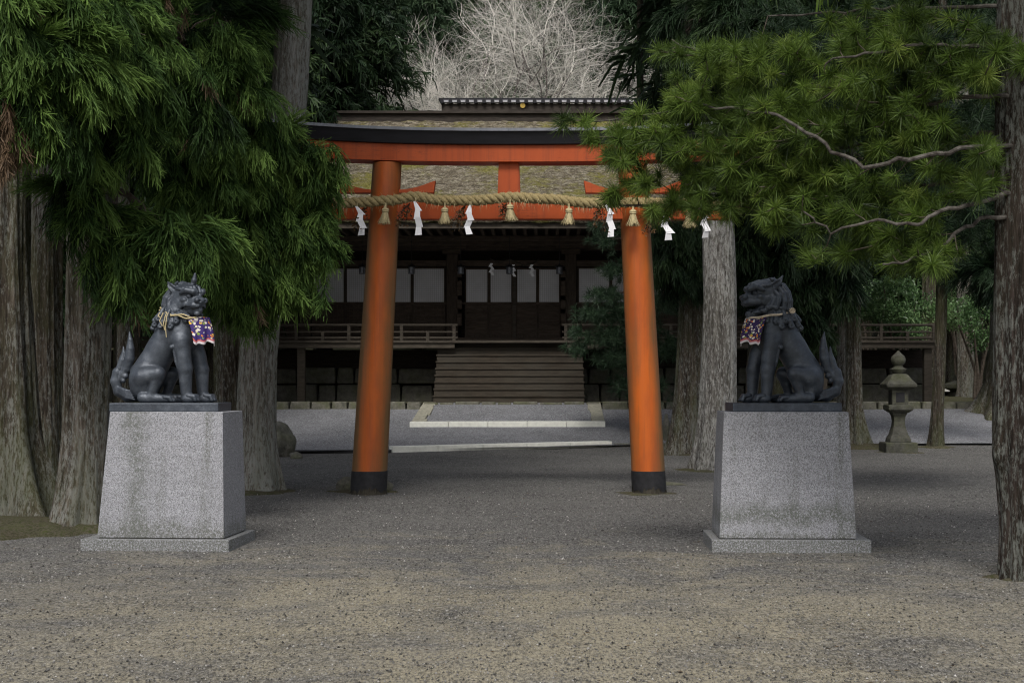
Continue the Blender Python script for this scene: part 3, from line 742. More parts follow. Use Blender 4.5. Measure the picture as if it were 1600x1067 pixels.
    if kind == 'closed':
        HC([(.18,0,.965,.085), (.27,0,.945,.062), (.345,0,.935,.042), (.372,0,.94,.03)], .015)
        for s in (-1, 1):
            HC([(.20,s*.09,.962,.011), (.28,s*.088,.972,.013), (.35,s*.062,.968,.011), (.405,s*.02,.965,.009)], .006, sub=True)
            for t in range(6): HE((.245+.023*t, s*(.083-.0085*t), .966), (.008,.008,.013), .003)
            HC([(.355,s*.045,.975,.010),(.362,s*.047,.945,.004)], .003)
            HC([(.285,s*.07,.96,.009),(.29,s*.072,.99,.004)], .003)
        HC([(.27,0,1.19,.028),(.285,0,1.235,.026),(.30,0,1.30,.011)], .012)   # horn
        HE((.36,-.02,.905), (.03,.03,.02), .012)
    else:
        HC([(.17,0,.95,.085), (.24,0,.90,.058), (.32,0,.862,.038), (.352,0,.872,.026)], .010)
        HC([(.25,0,.955,.040), (.31,0,.935,.040), (.42,0,.93,.035)], .004, sub=True)
        HC([(.23,0,.92,.026), (.29,0,.905,.02), (.325,0,.915,.010)], .006)   # tongue
        for s in (-1, 1):
            HC([(.375,s*.04,.985,.012),(.38,s*.04,.945,.004)], .003)
            HC([(.335,s*.03,.885,.010),(.338,s*.032,.925,.004)], .003)
            for t in range(4): HE((.27+.022*t, s*(.058-.006*t), .965), (.007,.007,.012), .003)
            for j in range(3):
                HC([(.35-.025*j,s*.02,.885-.006*j,.016),(.34-.03*j,s*.03,.85-.006*j,.015),(.36-.03*j,s*.03,.83,.007)], .005)
        HE((.12,.05,1.20), (.02,.02,.03), .01)
    V, Q = f.mesh()
    V = V[:, :]
    # gentle smoothing
    nb = np.zeros_like(V); ct = np.zeros(len(V))
    for it in range(1):
        nb[:] = 0; ct[:] = 0
        for a, b in ((0,1),(1,2),(2,3),(3,0)):
            np.add.at(nb, Q[:, a], V[Q[:, b]]); np.add.at(ct, Q[:, a], 1)
            np.add.at(nb, Q[:, b], V[Q[:, a]]); np.add.at(ct, Q[:, b], 1)
        V = V*.9+.1*nb/np.maximum(ct, 1)[:, None]
    V[:, 2] = np.maximum(V[:, 2], -.004)
    return V, Q

def statue(kind, cx, label, mirror, mat_, clabel, bibm, bib_label):
    Yc = 14.08; z0 = 1.335
    e = empty('guardian_lion_statue', (cx, Yc, z0), label, 'statue', 'guardian lion statues')
    V, Q = lion_mesh(kind)
    V[:, 2] += .085
    sg = -1 if mirror else 1
    V[:, 0] *= sg
    if mirror: Q = Q[:, ::-1]
    link('body', np_mesh('lion_body', V, Q, smooth=True), mat_, e)
    m = MB(); m.box(-.53, .53, -.29, .29, .0, .085); m.build('plinth', mat_, e, bevel=.008)
    # bib: separate thing tied round the neck
    b = empty('bib', (cx, Yc, z0), bib_label, 'bib', 'brocade bibs tied on the lions')
    nu, nv = 36, 26; pts = []
    if kind == 'closed': plan = [(.215,-.165),(.275,-.155),(.335,-.125),(.375,-.07),(.39,0),(.375,.07)]
    else: plan = [(.20,-.155),(.255,-.15),(.32,-.125),(.365,-.07),(.385,0),(.37,.07)]
    pl = [Vector((p[0], p[1], 0)) for p in plan]
    def pa(u):
        t = u*(len(pl)-1); i = min(int(t), len(pl)-2); return pl[i].lerp(pl[i+1], t-i)
    V = []; UV = []
    for j in range(nv+1):
        v = j/nv
        for i in range(nu+1):
            u = i/nu; p = pa(u); ww = math.sin(u*19+v*1.3)*.011*v+math.sin(u*9+1)*.012*v
            x = p.x-.02+.035*v+ww+.02*math.sin(v*2.2); y = p.y-.012*v-.9*ww
            z = .925+.012*u*0-(.26+.012*math.sin(u*8)+.01*math.sin(u*21))*v-.03*(1-u)*v*0
            V.append((x*sg, y, z)); UV.append((u, 1-v))
    ii = np.arange(nv*(nu+1)).reshape(nv, nu+1)[:, :-1].ravel()
    Qb = np.stack([ii, ii+1, ii+nu+2, ii+nu+1], -1)
    me = np_mesh('bib_cloth', np.array(V), Qb, smooth=True)
    uvl = me.uv_layers.new(name='uv'); li = np.empty(len(me.loops), dtype=np.int32); me.loops.foreach_get('vertex_index', li)
    uvl.data.foreach_set('uv', np.array(UV, dtype=np.float32)[li].ravel())
    o = link('cloth', me, bibm, b); s_ = o.modifiers.new('thick', 'SOLIDIFY'); s_.thickness = .006
    cm = M['cord'] if kind == 'closed' else M['cord_white']
    m = MB()
    for q in range(2 if kind == 'closed' else 1):
        pts = []
        for i in range(49):
            a = 2*math.pi*i/48; x = .14+.215*math.cos(a); y = .19*math.sin(a)
            zz = .965+.0-(x+.06)*.13+.012*math.sin(i*.9+q*2)*(1 if kind == 'closed' else .3)-(.012*q)
            pts.append((x*sg, y, zz))
        m.tube(pts, .0075 if kind == 'closed' else .011, 6)
    m.build('cord', cm, b, smooth=True)
    m = MB(); rr = random.Random(4)
    if kind == 'closed':
        for (x0, zl) in ((.0, .17), (.015, .24), (-.035, .13), (-.07, .05)):
            m.tube([(x0*sg, -.175, .965), (x0*sg-.01, -.195, .93), (x0*sg-.02+rr.uniform(-.01,.01), -.2, .965-zl*.6), (x0*sg+rr.uniform(-.02,.02), -.195, .965-zl)], .005, 5)
        for i in range(6): m.tube([(-.06,-.08,.985), (-.075+rr.uniform(-.03,.03), -.1+rr.uniform(-.03,.03), 1.0+rr.uniform(-.01,.03))], .008, 5)
    else:
        for i in range(9):
            a = i*.7; m.tube([(.055*1+.0, -.14, .985), (.075+.022*math.cos(a), -.16, .985+.022*math.sin(a)), (.07+.03*math.cos(a+.5), -.155, .985+.028*math.sin(a+.5))], .006, 5)
    m.build('knot', cm, b, smooth=True)
    return e
statue('closed', X_(268, 14.08), 'dark bronze guardian lion with a horn and closed mouth, facing right', False, M['bronze'], '', M['bib_a'], 'purple floral brocade bib on the horned lion, left of the torii')
statue('open', X_(1222.5, 14.08), 'dark bronze guardian lion without horn, mouth open, facing left', True, M['bronze_dark'], '', M['bib_b'], 'dark bib crowded with orange and white flowers on the open-mouthed lion')

# ------------------------------------------------------------------ torii
TY = 20.9; tx = X_(795, TY)
tor = empty('torii_gate', (tx, TY, 0), 'vermilion torii gate with black upper lintel standing between the lions', 'torii')
def L(px): return X_(px, TY)-tx
def pillar(pb, pt, wb, wt, m, label=None):
    h = Z_(252, TY-.2)-.0; s = F/TY
    p = MB(); n = 48
    b0, t0 = L(pb), L(pt); r0, r1 = wb/2/s, wt/2/s
    zc = .42 if False else .33
    def at(z): f = z/h; return b0+(t0-b0)*f, r0+(r1-r0)*f
    rings = [at(zc+ (h-zc)*i/14)+(zc+(h-zc)*i/14,) for i in range(15)]
    vs = []
    for (x, r, z) in rings:
        for k in range(n): a = 2*math.pi*k/n; vs.append((x-b0+r*math.cos(a), r*math.sin(a), z))
    fs = []
    for i in range(14):
        for k in range(n): fs.append((i*n+k, i*n+(k+1)%n, (i+1)*n+(k+1)%n, (i+1)*n+k))
    fs.append(tuple(range(14*n, 15*n)))
    p.add(vs, fs); o = p.build('pillar', m, tor, loc=(b0, 0, 0), smooth=True)
    # black painted foot
    q = MB(); vs = []
    zs = [.06, .1, .2, .335]
    for z in zs:
        x, r = at(z)
        for k in range(n): a = 2*math.pi*k/n; rr = r+.006; vs.append((x-b0+rr*math.cos(a), rr*math.sin(a), z+(.05*math.sin(a*3+1)*math.sin(a*7) if z == .06 else 0)))
    fs = [(i*n+k, i*n+(k+1)%n, (i+1)*n+(k+1)%n, (i+1)*n+k) for i in range(3) for k in range(n)]
    fs.append(tuple(range(3*n, 4*n)))
    q.add(vs, fs); q.build('foot_band', M['black_foot'], o, smooth=True)
    q = MB(); vs = []
    for z, e_ in ((-.05, .012), (.0, .01), (.04, .002), (.14, -.004)):
        x, r = at(z)
        for k in range(n): a = 2*math.pi*k/n; rr = r+e_+.02*(random.Random(k*3+int(z*100)).random()-.5); vs.append((x-b0+rr*math.cos(a), rr*math.sin(a), z))
    fs = [(i*n+k, i*n+(k+1)%n, (i+1)*n+(k+1)%n, (i+1)*n+k) for i in range(3) for k in range(n)]
    q.add(vs, fs); q.build('rotten_foot', M['rot_wood'], o, smooth=True)
    return o
pillar(575.5, 605, 56, 45, M['pillar_l']); pillar(1014.5, 988, 53, 45, M['pillar_r'])
def beam(yb, yt, half, curve, depth, name, m, zoff=0, nseg=40, lean=0, mat2=None):
    """a beam whose underside and top rise towards the ends"""
    vs = []; fs = []; 
    for i in range(nseg+1):
        u = -1+2*i/nseg; x = u*half; c = curve*abs(u)**2.6
        D_ = TY-depth; cs = [(-depth, Z_(yb, D_)+c), (depth, Z_(yb, D_)+c), (depth+lean, Z_(yt, D_-lean)+c*1.15), (-depth-lean, Z_(yt, D_-lean)+c*1.15)]
        xs_ = [x+(.0 if abs(u) < 1 else 0)]*2+[x+(.06*u if abs(u) > .99 else 0)]*2
        for (y, z), xx in zip(cs, xs_): vs.append((xx, y, z))
    for i in range(nseg):
        for k in range(4): fs.append((i*4+k, (i+1)*4+k, (i+1)*4+(k+1)%4, i*4+(k+1)%4))
    fs.append((0,1,2,3)); fs.append((nseg*4+3, nseg*4+2, nseg*4+1, nseg*4))
    mb = MB(); mb.add(vs, [f[::-1] for f in fs]); return mb.build(name, m, tor, bevel=.006)
beam(252.5, 226, 3.35, .10, .20, 'lower_lintel', M['vermilion_beam'])
beam(225, 204.6, 3.52, .13, .25, 'upper_lintel', M['black_wood'], lean=.05)
# segmented grey metal cap along the lintel
mb = MB(); nS = 18; half = 3.62
for i in range(nS):
    for sub in range(3):
        u0 = -1+2*(i*3+sub)/(nS*3); u1 = -1+2*(i*3+sub+1)/(nS*3)
        g0 = .004 if sub == 0 else 0; x0, x1 = u0*half+g0, u1*half
        c0, c1 = .15*abs(u0)**2.6, .15*abs(u1)**2.6; zb, zt = Z_(204.3, TY-.32), Z_(199.8, TY-.33)
        v = [(x0,-.33,zb+c0),(x1,-.33,zb+c1),(x1,.33,zb+c1),(x0,.33,zb+c0),(x0,-.34,zt+c0),(x1,-.34,zt+c1),(x1,.34,zt+c1),(x0,.34,zt+c0)]
        mb.add(v, [(0,3,2,1),(0,1,5,4),(1,2,6,5),(2,3,7,6),(3,0,4,7)])
        mb.add([v[4], v[5], (x1,0,zt+c1+.03), (x0,0,zt+c0+.03)], [(0,1,2,3)]); mb.add([(x0,0,zt+c0+.03), (x1,0,zt+c1+.03), v[6], v[7]], [(0,1,2,3)])
mb.build('metal_cap', M['cap_metal'], tor)
mb = MB(); mb.box(L(449), L(1143), -.105, .105, Z_(343.5, TY), Z_(316.5, TY)); mb.build('tie_beam', M['vermilion_beam'], tor, bevel=.01)
mb = MB(); mb.prism_y([(L(777.5), Z_(316, TY)), (L(813.5), Z_(316, TY)), (L(811.5), Z_(252.4, TY-.2)), (L(779.5), Z_(252.4, TY-.2))], -.11, -.0015); mb.prism_y([(L(777.5), Z_(316, TY)), (L(813.5), Z_(316, TY)), (L(811.5), Z_(252.4, TY-.2)), (L(779.5), Z_(252.4, TY-.2))], .0015, .11)
mb.build('centre_strut', M['vermilion_beam'], tor, bevel=.006)
for px, sgn in ((604, 1), (604, -1), (989, 1), (989, -1)):   # curved wedges through the posts
    mb = MB(); pr = []
    n = 10; ln = 56 if sgn*(795-px) > 0 else 54
    for i in range(n+1):
        f = i/n; pr.append((px+sgn*(18+ln*f), 302))
    up = [(px+sgn*(18+ln*(1-i/n)-(0 if i else -3)), 297-(14*(1-i/n)**2)) for i in range(n+1)]
    poly = [(L(a), Z_(b, TY)) for a, b in pr+up]
    if sgn < 0: poly = poly[::-1]
    mb.prism_y(poly, -.075, .075); mb.build('wedge', M['vermilion_beam'], tor, bevel=.004)
mb = MB()
for px in (586, 1000, 1013): mb.tube([(L(px), -.36, Z_(230, TY)), (L(px), -.2, Z_(230, TY))], .012, 8)
# ------------------------------------------------------------------ sacred rope with tassels and paper streamers
RY = 20.50
keys = [(520,318),(560,316),(610,313),(648,307),(690,313),(740,313),(800,308),(860,311),(920,317),(990,316),(1060,318),(1143,322),(1165,318)]
def rope_y(px):
    for (a, ya), (b, yb) in zip(keys, keys[1:]):
        if px <= b: t = (px-a)/(b-a); t = t*t*(3-2*t); return ya+(yb-ya)*t
    return keys[-1][1]
rope = empty('sacred_rope', P(795, 312, RY), 'thick twisted straw rope hung across the torii', 'rope')
org = Vector(P(795, 312, RY)); rs_ = random.Random(2)
cen = []
for i in range(261):
    px = 522+(1160-522)*i/260; cen.append(Vector(P(px, rope_y(px), RY))-org)
for sN in range(3):
    pts = []
    for i, c in enumerate(cen):
        a = i*2*math.pi/13.5+sN*2*math.pi/3; pts.append(c+Vector((0, math.cos(a), math.sin(a)))*.039)
    MB().tube(pts, .041, 10).build('strand', M['rope'], rope, smooth=True)
mb = MB()
for i in range(900):
    c = cen[rs_.randrange(len(cen))]; a = rs_.uniform(0, 6.28); d = Vector((rs_.uniform(-.7,.7), math.cos(a), math.sin(a)-.25)).normalized()
    p = c+Vector((0, math.cos(a), math.sin(a)))*.07; ln = rs_.uniform(.03, .11)
    q = p+d*ln+Vector((0,0,-.3*ln)); mb.add([p+Vector((.003,0,0)), p-Vector((.003,0,0)), q], [(0,1,2)])
mb.build('loose_straws', M['straw'], rope)['kind'] = 'stuff'
org0 = org
names = ['straw tassel before the left torii post', 'straw tassel just right of the left post, above open ground', 'straw tassel under the centre strut of the torii',
         'straw tassel between the centre strut and the right post', 'straw tassel before the right torii post', 'straw tassel at the right end of the rope among pine needles']
for idx, (px, nm) in enumerate(zip((602, 695, 797, 889, 989, 1076), names)):
    rr = random.Random(idx+20); y0 = rope_y(px)+8
    o = Vector(P(px, y0, RY-.06)); e = empty('straw_tassel', o, nm, 'tassel', 'straw tassels hanging from the rope')
    mb = MB(); mb.lathe([(.012,0),(.022,-.03),(.05,-.045),(.062,-.07),(.055,-.095),(.05,-.105)], 16); mb.tube([(0,0,.05),(0,0,-.02)], .012, 6)
    mb.build('knot', M['straw'], e, smooth=True)
    mb = MB()
    for i in range(150):
        a = rr.uniform(0, 6.28); r0 = .046*math.sqrt(rr.random()); r1 = r0*2.0+.008+rr.uniform(0,.03); ln = rr.uniform(.17, .22); sk = .02*(idx % 3-1)
        p = Vector((r0*math.cos(a), r0*math.sin(a), -.10)); mid = Vector(((r0+r1)*.5*math.cos(a)+sk*.4, (r0+r1)*.5*math.sin(a), -.10-ln*.55)); q = Vector((r1*1.12*math.cos(a)+sk, r1*math.sin(a), -.10-ln))
        t = Vector((-math.sin(a), math.cos(a), 0))*.006
        mb.add([p-t, p+t, mid+t, mid-t], [(0,1,2,3)]); mb.add([mid-t, mid+t, q+t*.6, q-t*.6], [(0,1,2,3)])
    mb.build('skirt', M['straw'], e)
    mb = MB(); mb.lathe([(.058,-.09),(.062,-.098),(.058,-.106)], 16); mb.build('binding', M['cord'], e, smooth=True); e.scale = (.86, .86, .86)
snames = ['white paper streamer left of the left torii post, beside the cedar', 'white paper streamer just right of the left torii post', 'white paper streamer halfway between left post and centre strut',
          'white paper streamer just left of the right torii post', 'white paper streamer spread out right of the right torii post', 'white paper streamer at the right end of the rope, before the grey cedar']
for idx, (px, ya, yb, nm) in enumerate(zip((558, 649, 736, 949, 1032, 1096), (322, 314, 320, 320, 330, 328), (366, 366, 365, 369, 374, 370), snames)):
    rr = random.Random(idx+40); o = Vector(P(px, ya, RY-.08)); e = empty('paper_streamer', o, nm, 'paper streamer', 'zigzag paper streamers hanging from the rope')
    H_ = (yb-ya)/F*RY; mb = MB(); n = 4; w_ = .088; x = -.03; z = 0
    sk = [1, .6, -1, .8, 1.3, 1][idx]
    mb2 = MB().tube([(0,0,.05),(0,0,0)], .006, 5); mb2.build('thread', M['cord'], e)
    hh = H_/n*1.12
    for i in range(n):
        dx = sk*.055*(1 if i % 2 == 0 else -.55)+(.02 if idx == 4 and i % 2 else 0); yy0 = .02*math.sin(i*2.1+idx); yy1 = .02*math.sin(i*2.1+2+idx)
        wa = .03 if i == 0 else w_*(.8 if i % 2 else 1); wb_ = w_+.012*rr.random()
        if idx == 4: wb_ += .02
        x0 = x; x1 = x+dx
        mb.add([(x0, yy0, z), (x0+wa, yy0+.015, z+.006), (x1+wb_, yy1+.02, z-hh), (x1, yy1, z-hh-.01)], [(0,3,2,1)])
        mb.add([(x0, yy0+.004, z), (x0+wa, yy0+.019, z+.006), (x1+wb_, yy1+.024, z-hh), (x1, yy1+.004, z-hh-.01)], [(0,1,2,3)])
        x = x1+(.012 if i % 2 else -.012)*sk; z -= hh*.86
    mb.build('folded_paper', M['paper'], e)
for idx, (px, y0, nm) in enumerate(((640, 318, 'sprig of dry brown leaves just right of the left torii post'), (728, 320, 'sprig of dry brown leaves halfway to the centre strut'), (942, 320, 'sprig of dry brown leaves just left of the right torii post'), (573, 322, 'sprig of dry brown leaves left of the left torii post'), (792, 318, 'small dry sprig behind the middle tassel'), (1026, 330, 'sprig of dry brown leaves right of the right torii post'))):
    rr = random.Random(idx+60); o = Vector(P(px, y0, RY+.1)); e = empty('leaf_sprig', o, nm, 'sprig', 'dry leaf sprigs tucked in the rope')
    st = MB(); lf = MB(); big = .6 if idx == 4 else 1
    for j in range(5):
        q = Vector((rr.uniform(-.22,.05), rr.uniform(-.25,-.05), -rr.uniform(.2,.42)))*big; pts = [Vector((0,0,0)), q*.5+Vector((-.03,0,.02)), q]; st.tube(pts, [.006,.004,.002], 4)
        for i in range(16):
            c = q*rr.uniform(.25, 1)+Vector((rr.uniform(-.04,.04), rr.uniform(-.04,.04), rr.uniform(-.04,.04))); d = Vector((rr.uniform(-1,1), rr.uniform(-1,1), rr.uniform(-1,.4))).normalized()
            s2 = d.cross(Vector((rr.uniform(-1,1), rr.uniform(-1,1), rr.uniform(-1,1)))).normalized()*.014; ln = .05
            lf.add([c, c+d*ln*.5+s2, c+d*ln, c+d*ln*.5-s2], [(0,1,2,3)])
    st.build('twig', M['branch'], e); lf.build('leaves', M['dry_leaf'], e)

# ------------------------------------------------------------------ shrine hall
SX = X_(797, 41.0)
hall = empty('shrine_hall', (SX, 42.8, TZ), 'long dark timber shrine hall with mossy bark-thatched roof behind the torii', 'shrine hall')
def lp(x0, x1): return x0-SX, x1-SX
def HB(name, mat_, parent=None, bevel=0):
    mb = MB(); return mb
def hb(mb, px0, px1, Y0, Y1, py0, py1, Yref=None):
    """box given by picture columns/rows read at depth Yref, put between Y0 and Y1"""
    Yr = Yref or Y0
    mb.box(X_(px0, Yr)-SX, X_(px1, Yr)-SX, Y0-42.8, Y1-42.8, Z_(py1, Yr)-TZ, Z_(py0, Yr)-TZ); return mb
DZ = 2.86     # deck top, world z
# foundation
mb = MB(); rnd = random.Random(8)
for row, (z0, z1) in enumerate(((TZ-.05, 1.62), (1.62, 2.12))):
    x = -12.4
    while x < 12.6:
        wd = rnd.uniform(.5, 1.3); xe = min(x+wd, 12.6); yy = rnd.uniform(-.06, .06)
        mb.frustum((x+.012, xe-.012, -.75+yy, -.2), z0-TZ+.006, (x+.04, xe-.04, -.69+yy, -.2), z1-TZ-.01+rnd.uniform(-.05, 0)); x = xe
mb.build('foundation_wall', M['found'], hall, bevel=.05)
mb = MB(); mb.box(-12.3, 12.4, -.35, -.21, -.1, DZ-TZ-.23); mb.build('dark_backing', M['wood_black'], hall)  # added dark box, keeps stone gaps and the space under the deck dark
# deck and its edge beam, interrupted by the stair
mb = MB(); mb.box(-12.3, 12.3, -2.15, .0, DZ-TZ-.07, DZ-TZ); mb.build('deck', M['wood_rail'], hall)
mb = MB(); mb.box(-12.2, -1.58, -2.1, -1.93, DZ-TZ-.22, DZ-TZ-.072); mb.box(1.58, 12.2, -2.1, -1.93, DZ-TZ-.22, DZ-TZ-.072)
for i in range(40):
    x = -12+i*.62
    if abs(x) > 1.7: mb.box(x-.04, x+.04, -1.92, -.3, DZ-TZ-.17, DZ-TZ-.073)
mb.build('deck_beam', M['wood_rail'], hall, bevel=.004)
for x in (-12.0, -9.0, -6.0, 6.0, 9.0, 12.0):
    mb = MB(); mb.box(x-.11, x+.11, -1.99, -1.77, 0, DZ-TZ-.222); mb.build('deck_post', M['wood_rail'], hall, bevel=.01)
# railing
for x0, x1 in ((-12.25, -1.5), (1.5, 12.25)):
    mb = MB(); y = -2.02
    for z, r in ((.44, .035), (.24, .026), (.07, .035)): mb.tube([(x0, y, DZ-TZ+z), (x1, y, DZ-TZ+z)], r, 8)
    n = int((x1-x0)/.75)
    for i in range(n+1):
        x = x0+.1+(x1-x0-.2)*i/n; hgt = .44 if i % 2 == 0 else .24
        mb.box(x-.045, x+.045, y-.04, y+.04, DZ-TZ+.0, DZ-TZ+hgt)
    mb.build('railing', M['wood_rail'], hall)
# wooden stair
st = MB(); n = 9
for i in range(n):
    f = i/n; y0 = -3.3+1.75*f; zt = (DZ-.02-TZ)*(i+1)/(n); hw = 2.1-.02*f
    st.box(-hw, hw, y0+.03, y0+.22, zt-(DZ-TZ)/n, zt-.045); st.box(-hw-.02, hw+.02, y0, y0+.24, zt-.043, zt)
st.build('staircase', M['wood_stair'], hall, bevel=.006)
# facade
pil = [-9.4, -6.2, -1.78, 1.78, 6.2, 9.4]
for x in pil:
    mb = MB(); mb.box(x-.17, x+.17, -.17, .17, DZ-TZ+.0, 5.95-TZ); mb.build('pillar', M['wood_v'], hall, bevel=.02)
mb = MB(); mb.box(-9.4, 9.4, .28, .4, DZ-TZ, 6.4-TZ); mb.build('rear_wall', M['wood_black'], hall)
mb = MB()
for z0, z1, y in ((5.14, 5.32, -.14), (5.62, 5.80, -.2), (DZ+.0, DZ+.14, -.14), (4.0, 4.07, -.09)):
    for a, b in zip(pil, pil[1:]): mb.box(a+.171, b-.171, y, .1, z0-TZ, z1-TZ)
mb.build('wall_beam', M['wood'], hall, bevel=.008)
for x in pil:   # brackets on the post heads
    mb = MB()
    for i, z in enumerate((5.5, 5.632, 5.764)):
        mb.box(x-.28-.16*i, x+.28+.16*i, -.30-.28*i, -.175, z-TZ, z+.134-TZ)
    mb.build('bracket', M['wood'], hall)
mb = MB()
mb.box(-10, 10, -2.0, -1.8, 5.72-TZ, 5.86-TZ); mb.box(-10, 10, -1.3, -1.15, 5.66-TZ, 5.8-TZ)
mb.build('eave_beam', M['wood'], hall, bevel=.01)
for sx in (-1, 1):  # long pale strip at the left and carved blocks beside the centre bay
    for z, h_ in ((3.35, .38), (3.85, .28), (4.25, .45), (4.8, .2)):
        mb = MB(); mb.box(sx*1.56-.08, sx*1.56+.08, -.26, -.14, z-TZ, z+h_-TZ); mb.build('carved_block', M['wood'], hall, bevel=.03)
# doors of the centre bay and screens of the side bays
def panel(x0, x1, name, horiz, z_hi=5.12):
    mb = MB(); fr = .045; y = -.06; zs = 4.07; zb = DZ+.15
    mb.box(x0, x0+fr, y, y+.05, zb-TZ, z_hi-TZ); mb.box(x1-fr, x1, y, y+.05, zb-TZ, z_hi-TZ)
    mb.box(x0+fr, x1-fr, y, y+.05, z_hi-TZ-.05, z_hi-TZ); mb.box(x0+fr, x1-fr, y, y+.05, zs-TZ-.07, zs-TZ); mb.box(x0+fr, x1-fr, y, y+.05, zb-TZ, zb-TZ+.07)
    o = mb.build(name, M['wood_v'], hall)
    mb = MB(); mb.box(x0+fr, x1-fr, y+.02, y+.035, zs-TZ, z_hi-TZ-.05); mb.build('paper_screen', M['screen'], o)
    mb = MB(); mb.box(x0+fr, x1-fr, y+.032, y+.046, zb-TZ+.07, zs-TZ-.07)
    if horiz:
        for i in range(9): z = zb-TZ+.12+i*.093; mb.box(x0+fr, x1-fr, y+.006, y+.031, z, z+.022)
    else:
        n = max(3, int((x1-x0)/.13))
        for i in range(n): x = x0+fr+(x1-x0-2*fr)*(i+.5)/n; mb.box(x-.014, x+.014, y+.006, y+.031, zb-TZ+.07, zs-TZ-.07)
    mb.build('lattice', M['wood'], o)
xs = [X_(p, 42.75)-SX for p in (726, 764, 801.5, 805.5, 840, 876)]
for a, b in ((xs[0], xs[1]), (xs[1], xs[2]), (xs[3], xs[4]), (xs[4], xs[5])): panel(a+.005, b-.005, 'door', True, 5.1)
mb = MB(); mb.box(xs[2]-.01, xs[3]+.01, -.10, -.02, DZ+.15-TZ, 5.12-TZ); mb.build('door_post', M['wood_rail'], hall)
for a, b in zip(pil, pil[1:]):
    if a == -1.78: continue
    n = max(2, round((b-a-.4)/.95)); 
    for i in range(n):
        w0 = (b-a-.40)/n; panel(a+.2+w0*i+.004, a+.2+w0*(i+1)-.004, 'window', False)
# roof
def roof():
    eh, rh = 11.25, 10.1; ye, yr = -4.35, 3.2; ze, zr = 6.28, 10.3
    nx, ny = 180, 60; V = []
    for side in (0, 1):
        for j in range(ny+1):
            f = j/ny; hw = eh+(rh-eh)*f**.7
            y = ye+(yr-ye)*f; z = ze+(zr-ze)*(f*.80+f*f*.20)
            if side: y = 2*yr-y
            for i in range(nx+1):
                u = -1+2*i/nx; x = u*hw; lift = .38*abs(u)**6*(1-f)
                V.append((x, y, z+lift-TZ))
    V = np.array(V); V[:, 2] += .06*(vnoise(V[:,0]*3, V[:,1]*5, 0, 3)-.5)+.05*(vnoise(V[:,0]*11, V[:,1]*14, 0, 4)-.5)
    Q = []
    for side in (0, 1):
        o = side*(nx+1)*(ny+1)
        for j in range(ny):
            for i in range(nx):
                a = o+j*(nx+1)+i; q = (a, a+1, a+nx+2, a+nx+1); Q.append(q if not side else q[::-1])
    # thick layered eave: fascia below the front edge, underside back to the wall and end verges
    V = list(map(tuple, V)); 
    def row(f0, dz, dy):
        s = len(V)
        for i in range(nx+1):
            x, y, z = V[i]; V.append((x*.995, y+dy, z+dz)); 
        return s
    r1 = row(0, -.14, .05); r2 = row(0, -.28, .14); r3 = row(0, -.30, 1.0)
    for i in range(nx):
        Q.append((i+1, i, r1+i, r1+i+1)); Q.append((r1+i+1, r1+i, r2+i, r2+i+1)); Q.append((r2+i+1, r2+i, r3+i, r3+i+1))
    for u in (0, nx):
        prev = None
        for side in (0, 1):
            js = range(ny+1) if side == 0 else range(ny, -1, -1)
            for j in js:
                a = side*(nx+1)*(ny+1)+j*(nx+1)+u; x, y, z = V[a]; b = len(V); V.append((x*.99, y, z-.35))
                if prev: Q.append((prev[0], a, b, prev[1]) if u == 0 else (a, prev[0], prev[1], b))
                prev = (a, b)
    o = link('roof', np_mesh('roof', V, Q, smooth=True), M['thatch'], hall); o.data.set_sharp_from_angle(angle=R(50))
    return o
rf = roof()
mb = MB(); mb.box(-9.9, 9.9, -3.35, 9.0, 5.98-TZ, 6.02-TZ); mb.build('eave_soffit', M['wood_black'], hall)
mb = MB()
for i in range(74):
    x = -10.95+i*.3; mb.box(x-.045, x+.045, -4.0, -.4, 5.86-TZ, 5.975-TZ)
mb.build('rafters', M['wood'], hall)
mb = MB(); mb.box(-11.0, 11.0, -4.12, -4.0, 5.84-TZ, 5.98-TZ); mb.build('eave_board', M['wood_rail'], hall)
mb = MB(); mb.box(-9.9, 9.9, 2.75, 3.65, 9.95-TZ, 10.26-TZ); mb.box(-10.05, 10.05, 2.65, 3.75, 10.263-TZ, 10.34-TZ); mb.build('ridge_box', M['ridge_wood'], rf)
# higher tiled ridge seen above (main hall standing behind)
BY = 52.0
main = empty('main_hall', (X_(842, BY), BY, 2.2), 'hall roof with a white-dotted tiled ridge just above the thatched roof', 'hall')
hx = (X_(998, BY)-X_(687, BY))/2; zt = Z_(157, BY)-2.2; zb = Z_(176, BY)-2.2
mb = MB(); mb.box(-hx+.1, hx-.1, -.25, .25, zb-.2, zt-.16); mb.build('ridge_box', M['ridge_wood'], main)
mb = MB(); mb.box(-hx, hx, -.33, .33, zt-.03, zt+.03)
n = 24
for i in range(n): x = -hx+.12+(2*hx-.24)*i/(n-1); mb.tube([(x, -.40, zt-.10), (x, .40, zt-.10)], .075, 8)
mb.build('ridge_cap', M['black_wood'], main)
mb = MB()
for i in range(n-1):
    x = -hx+.12+(2*hx-.24)*(i+.5)/(n-1); mb.box(x-.12, x+.12, -.36, -.3, zt-.13, zt-.05)
mb.build('ridge_tiles', M['tile'], main)
mb = MB(); cx_ = X_(817, BY)-X_(842, BY); mb.tube([(cx_, -.29, Z_(167, BY)-2.2), (cx_, -.262, Z_(167, BY)-2.2)], .095, 20); mb.build('round_crest', M['gold'], main)
mb = MB(); zr = zb-.2; ex = hx+1.0
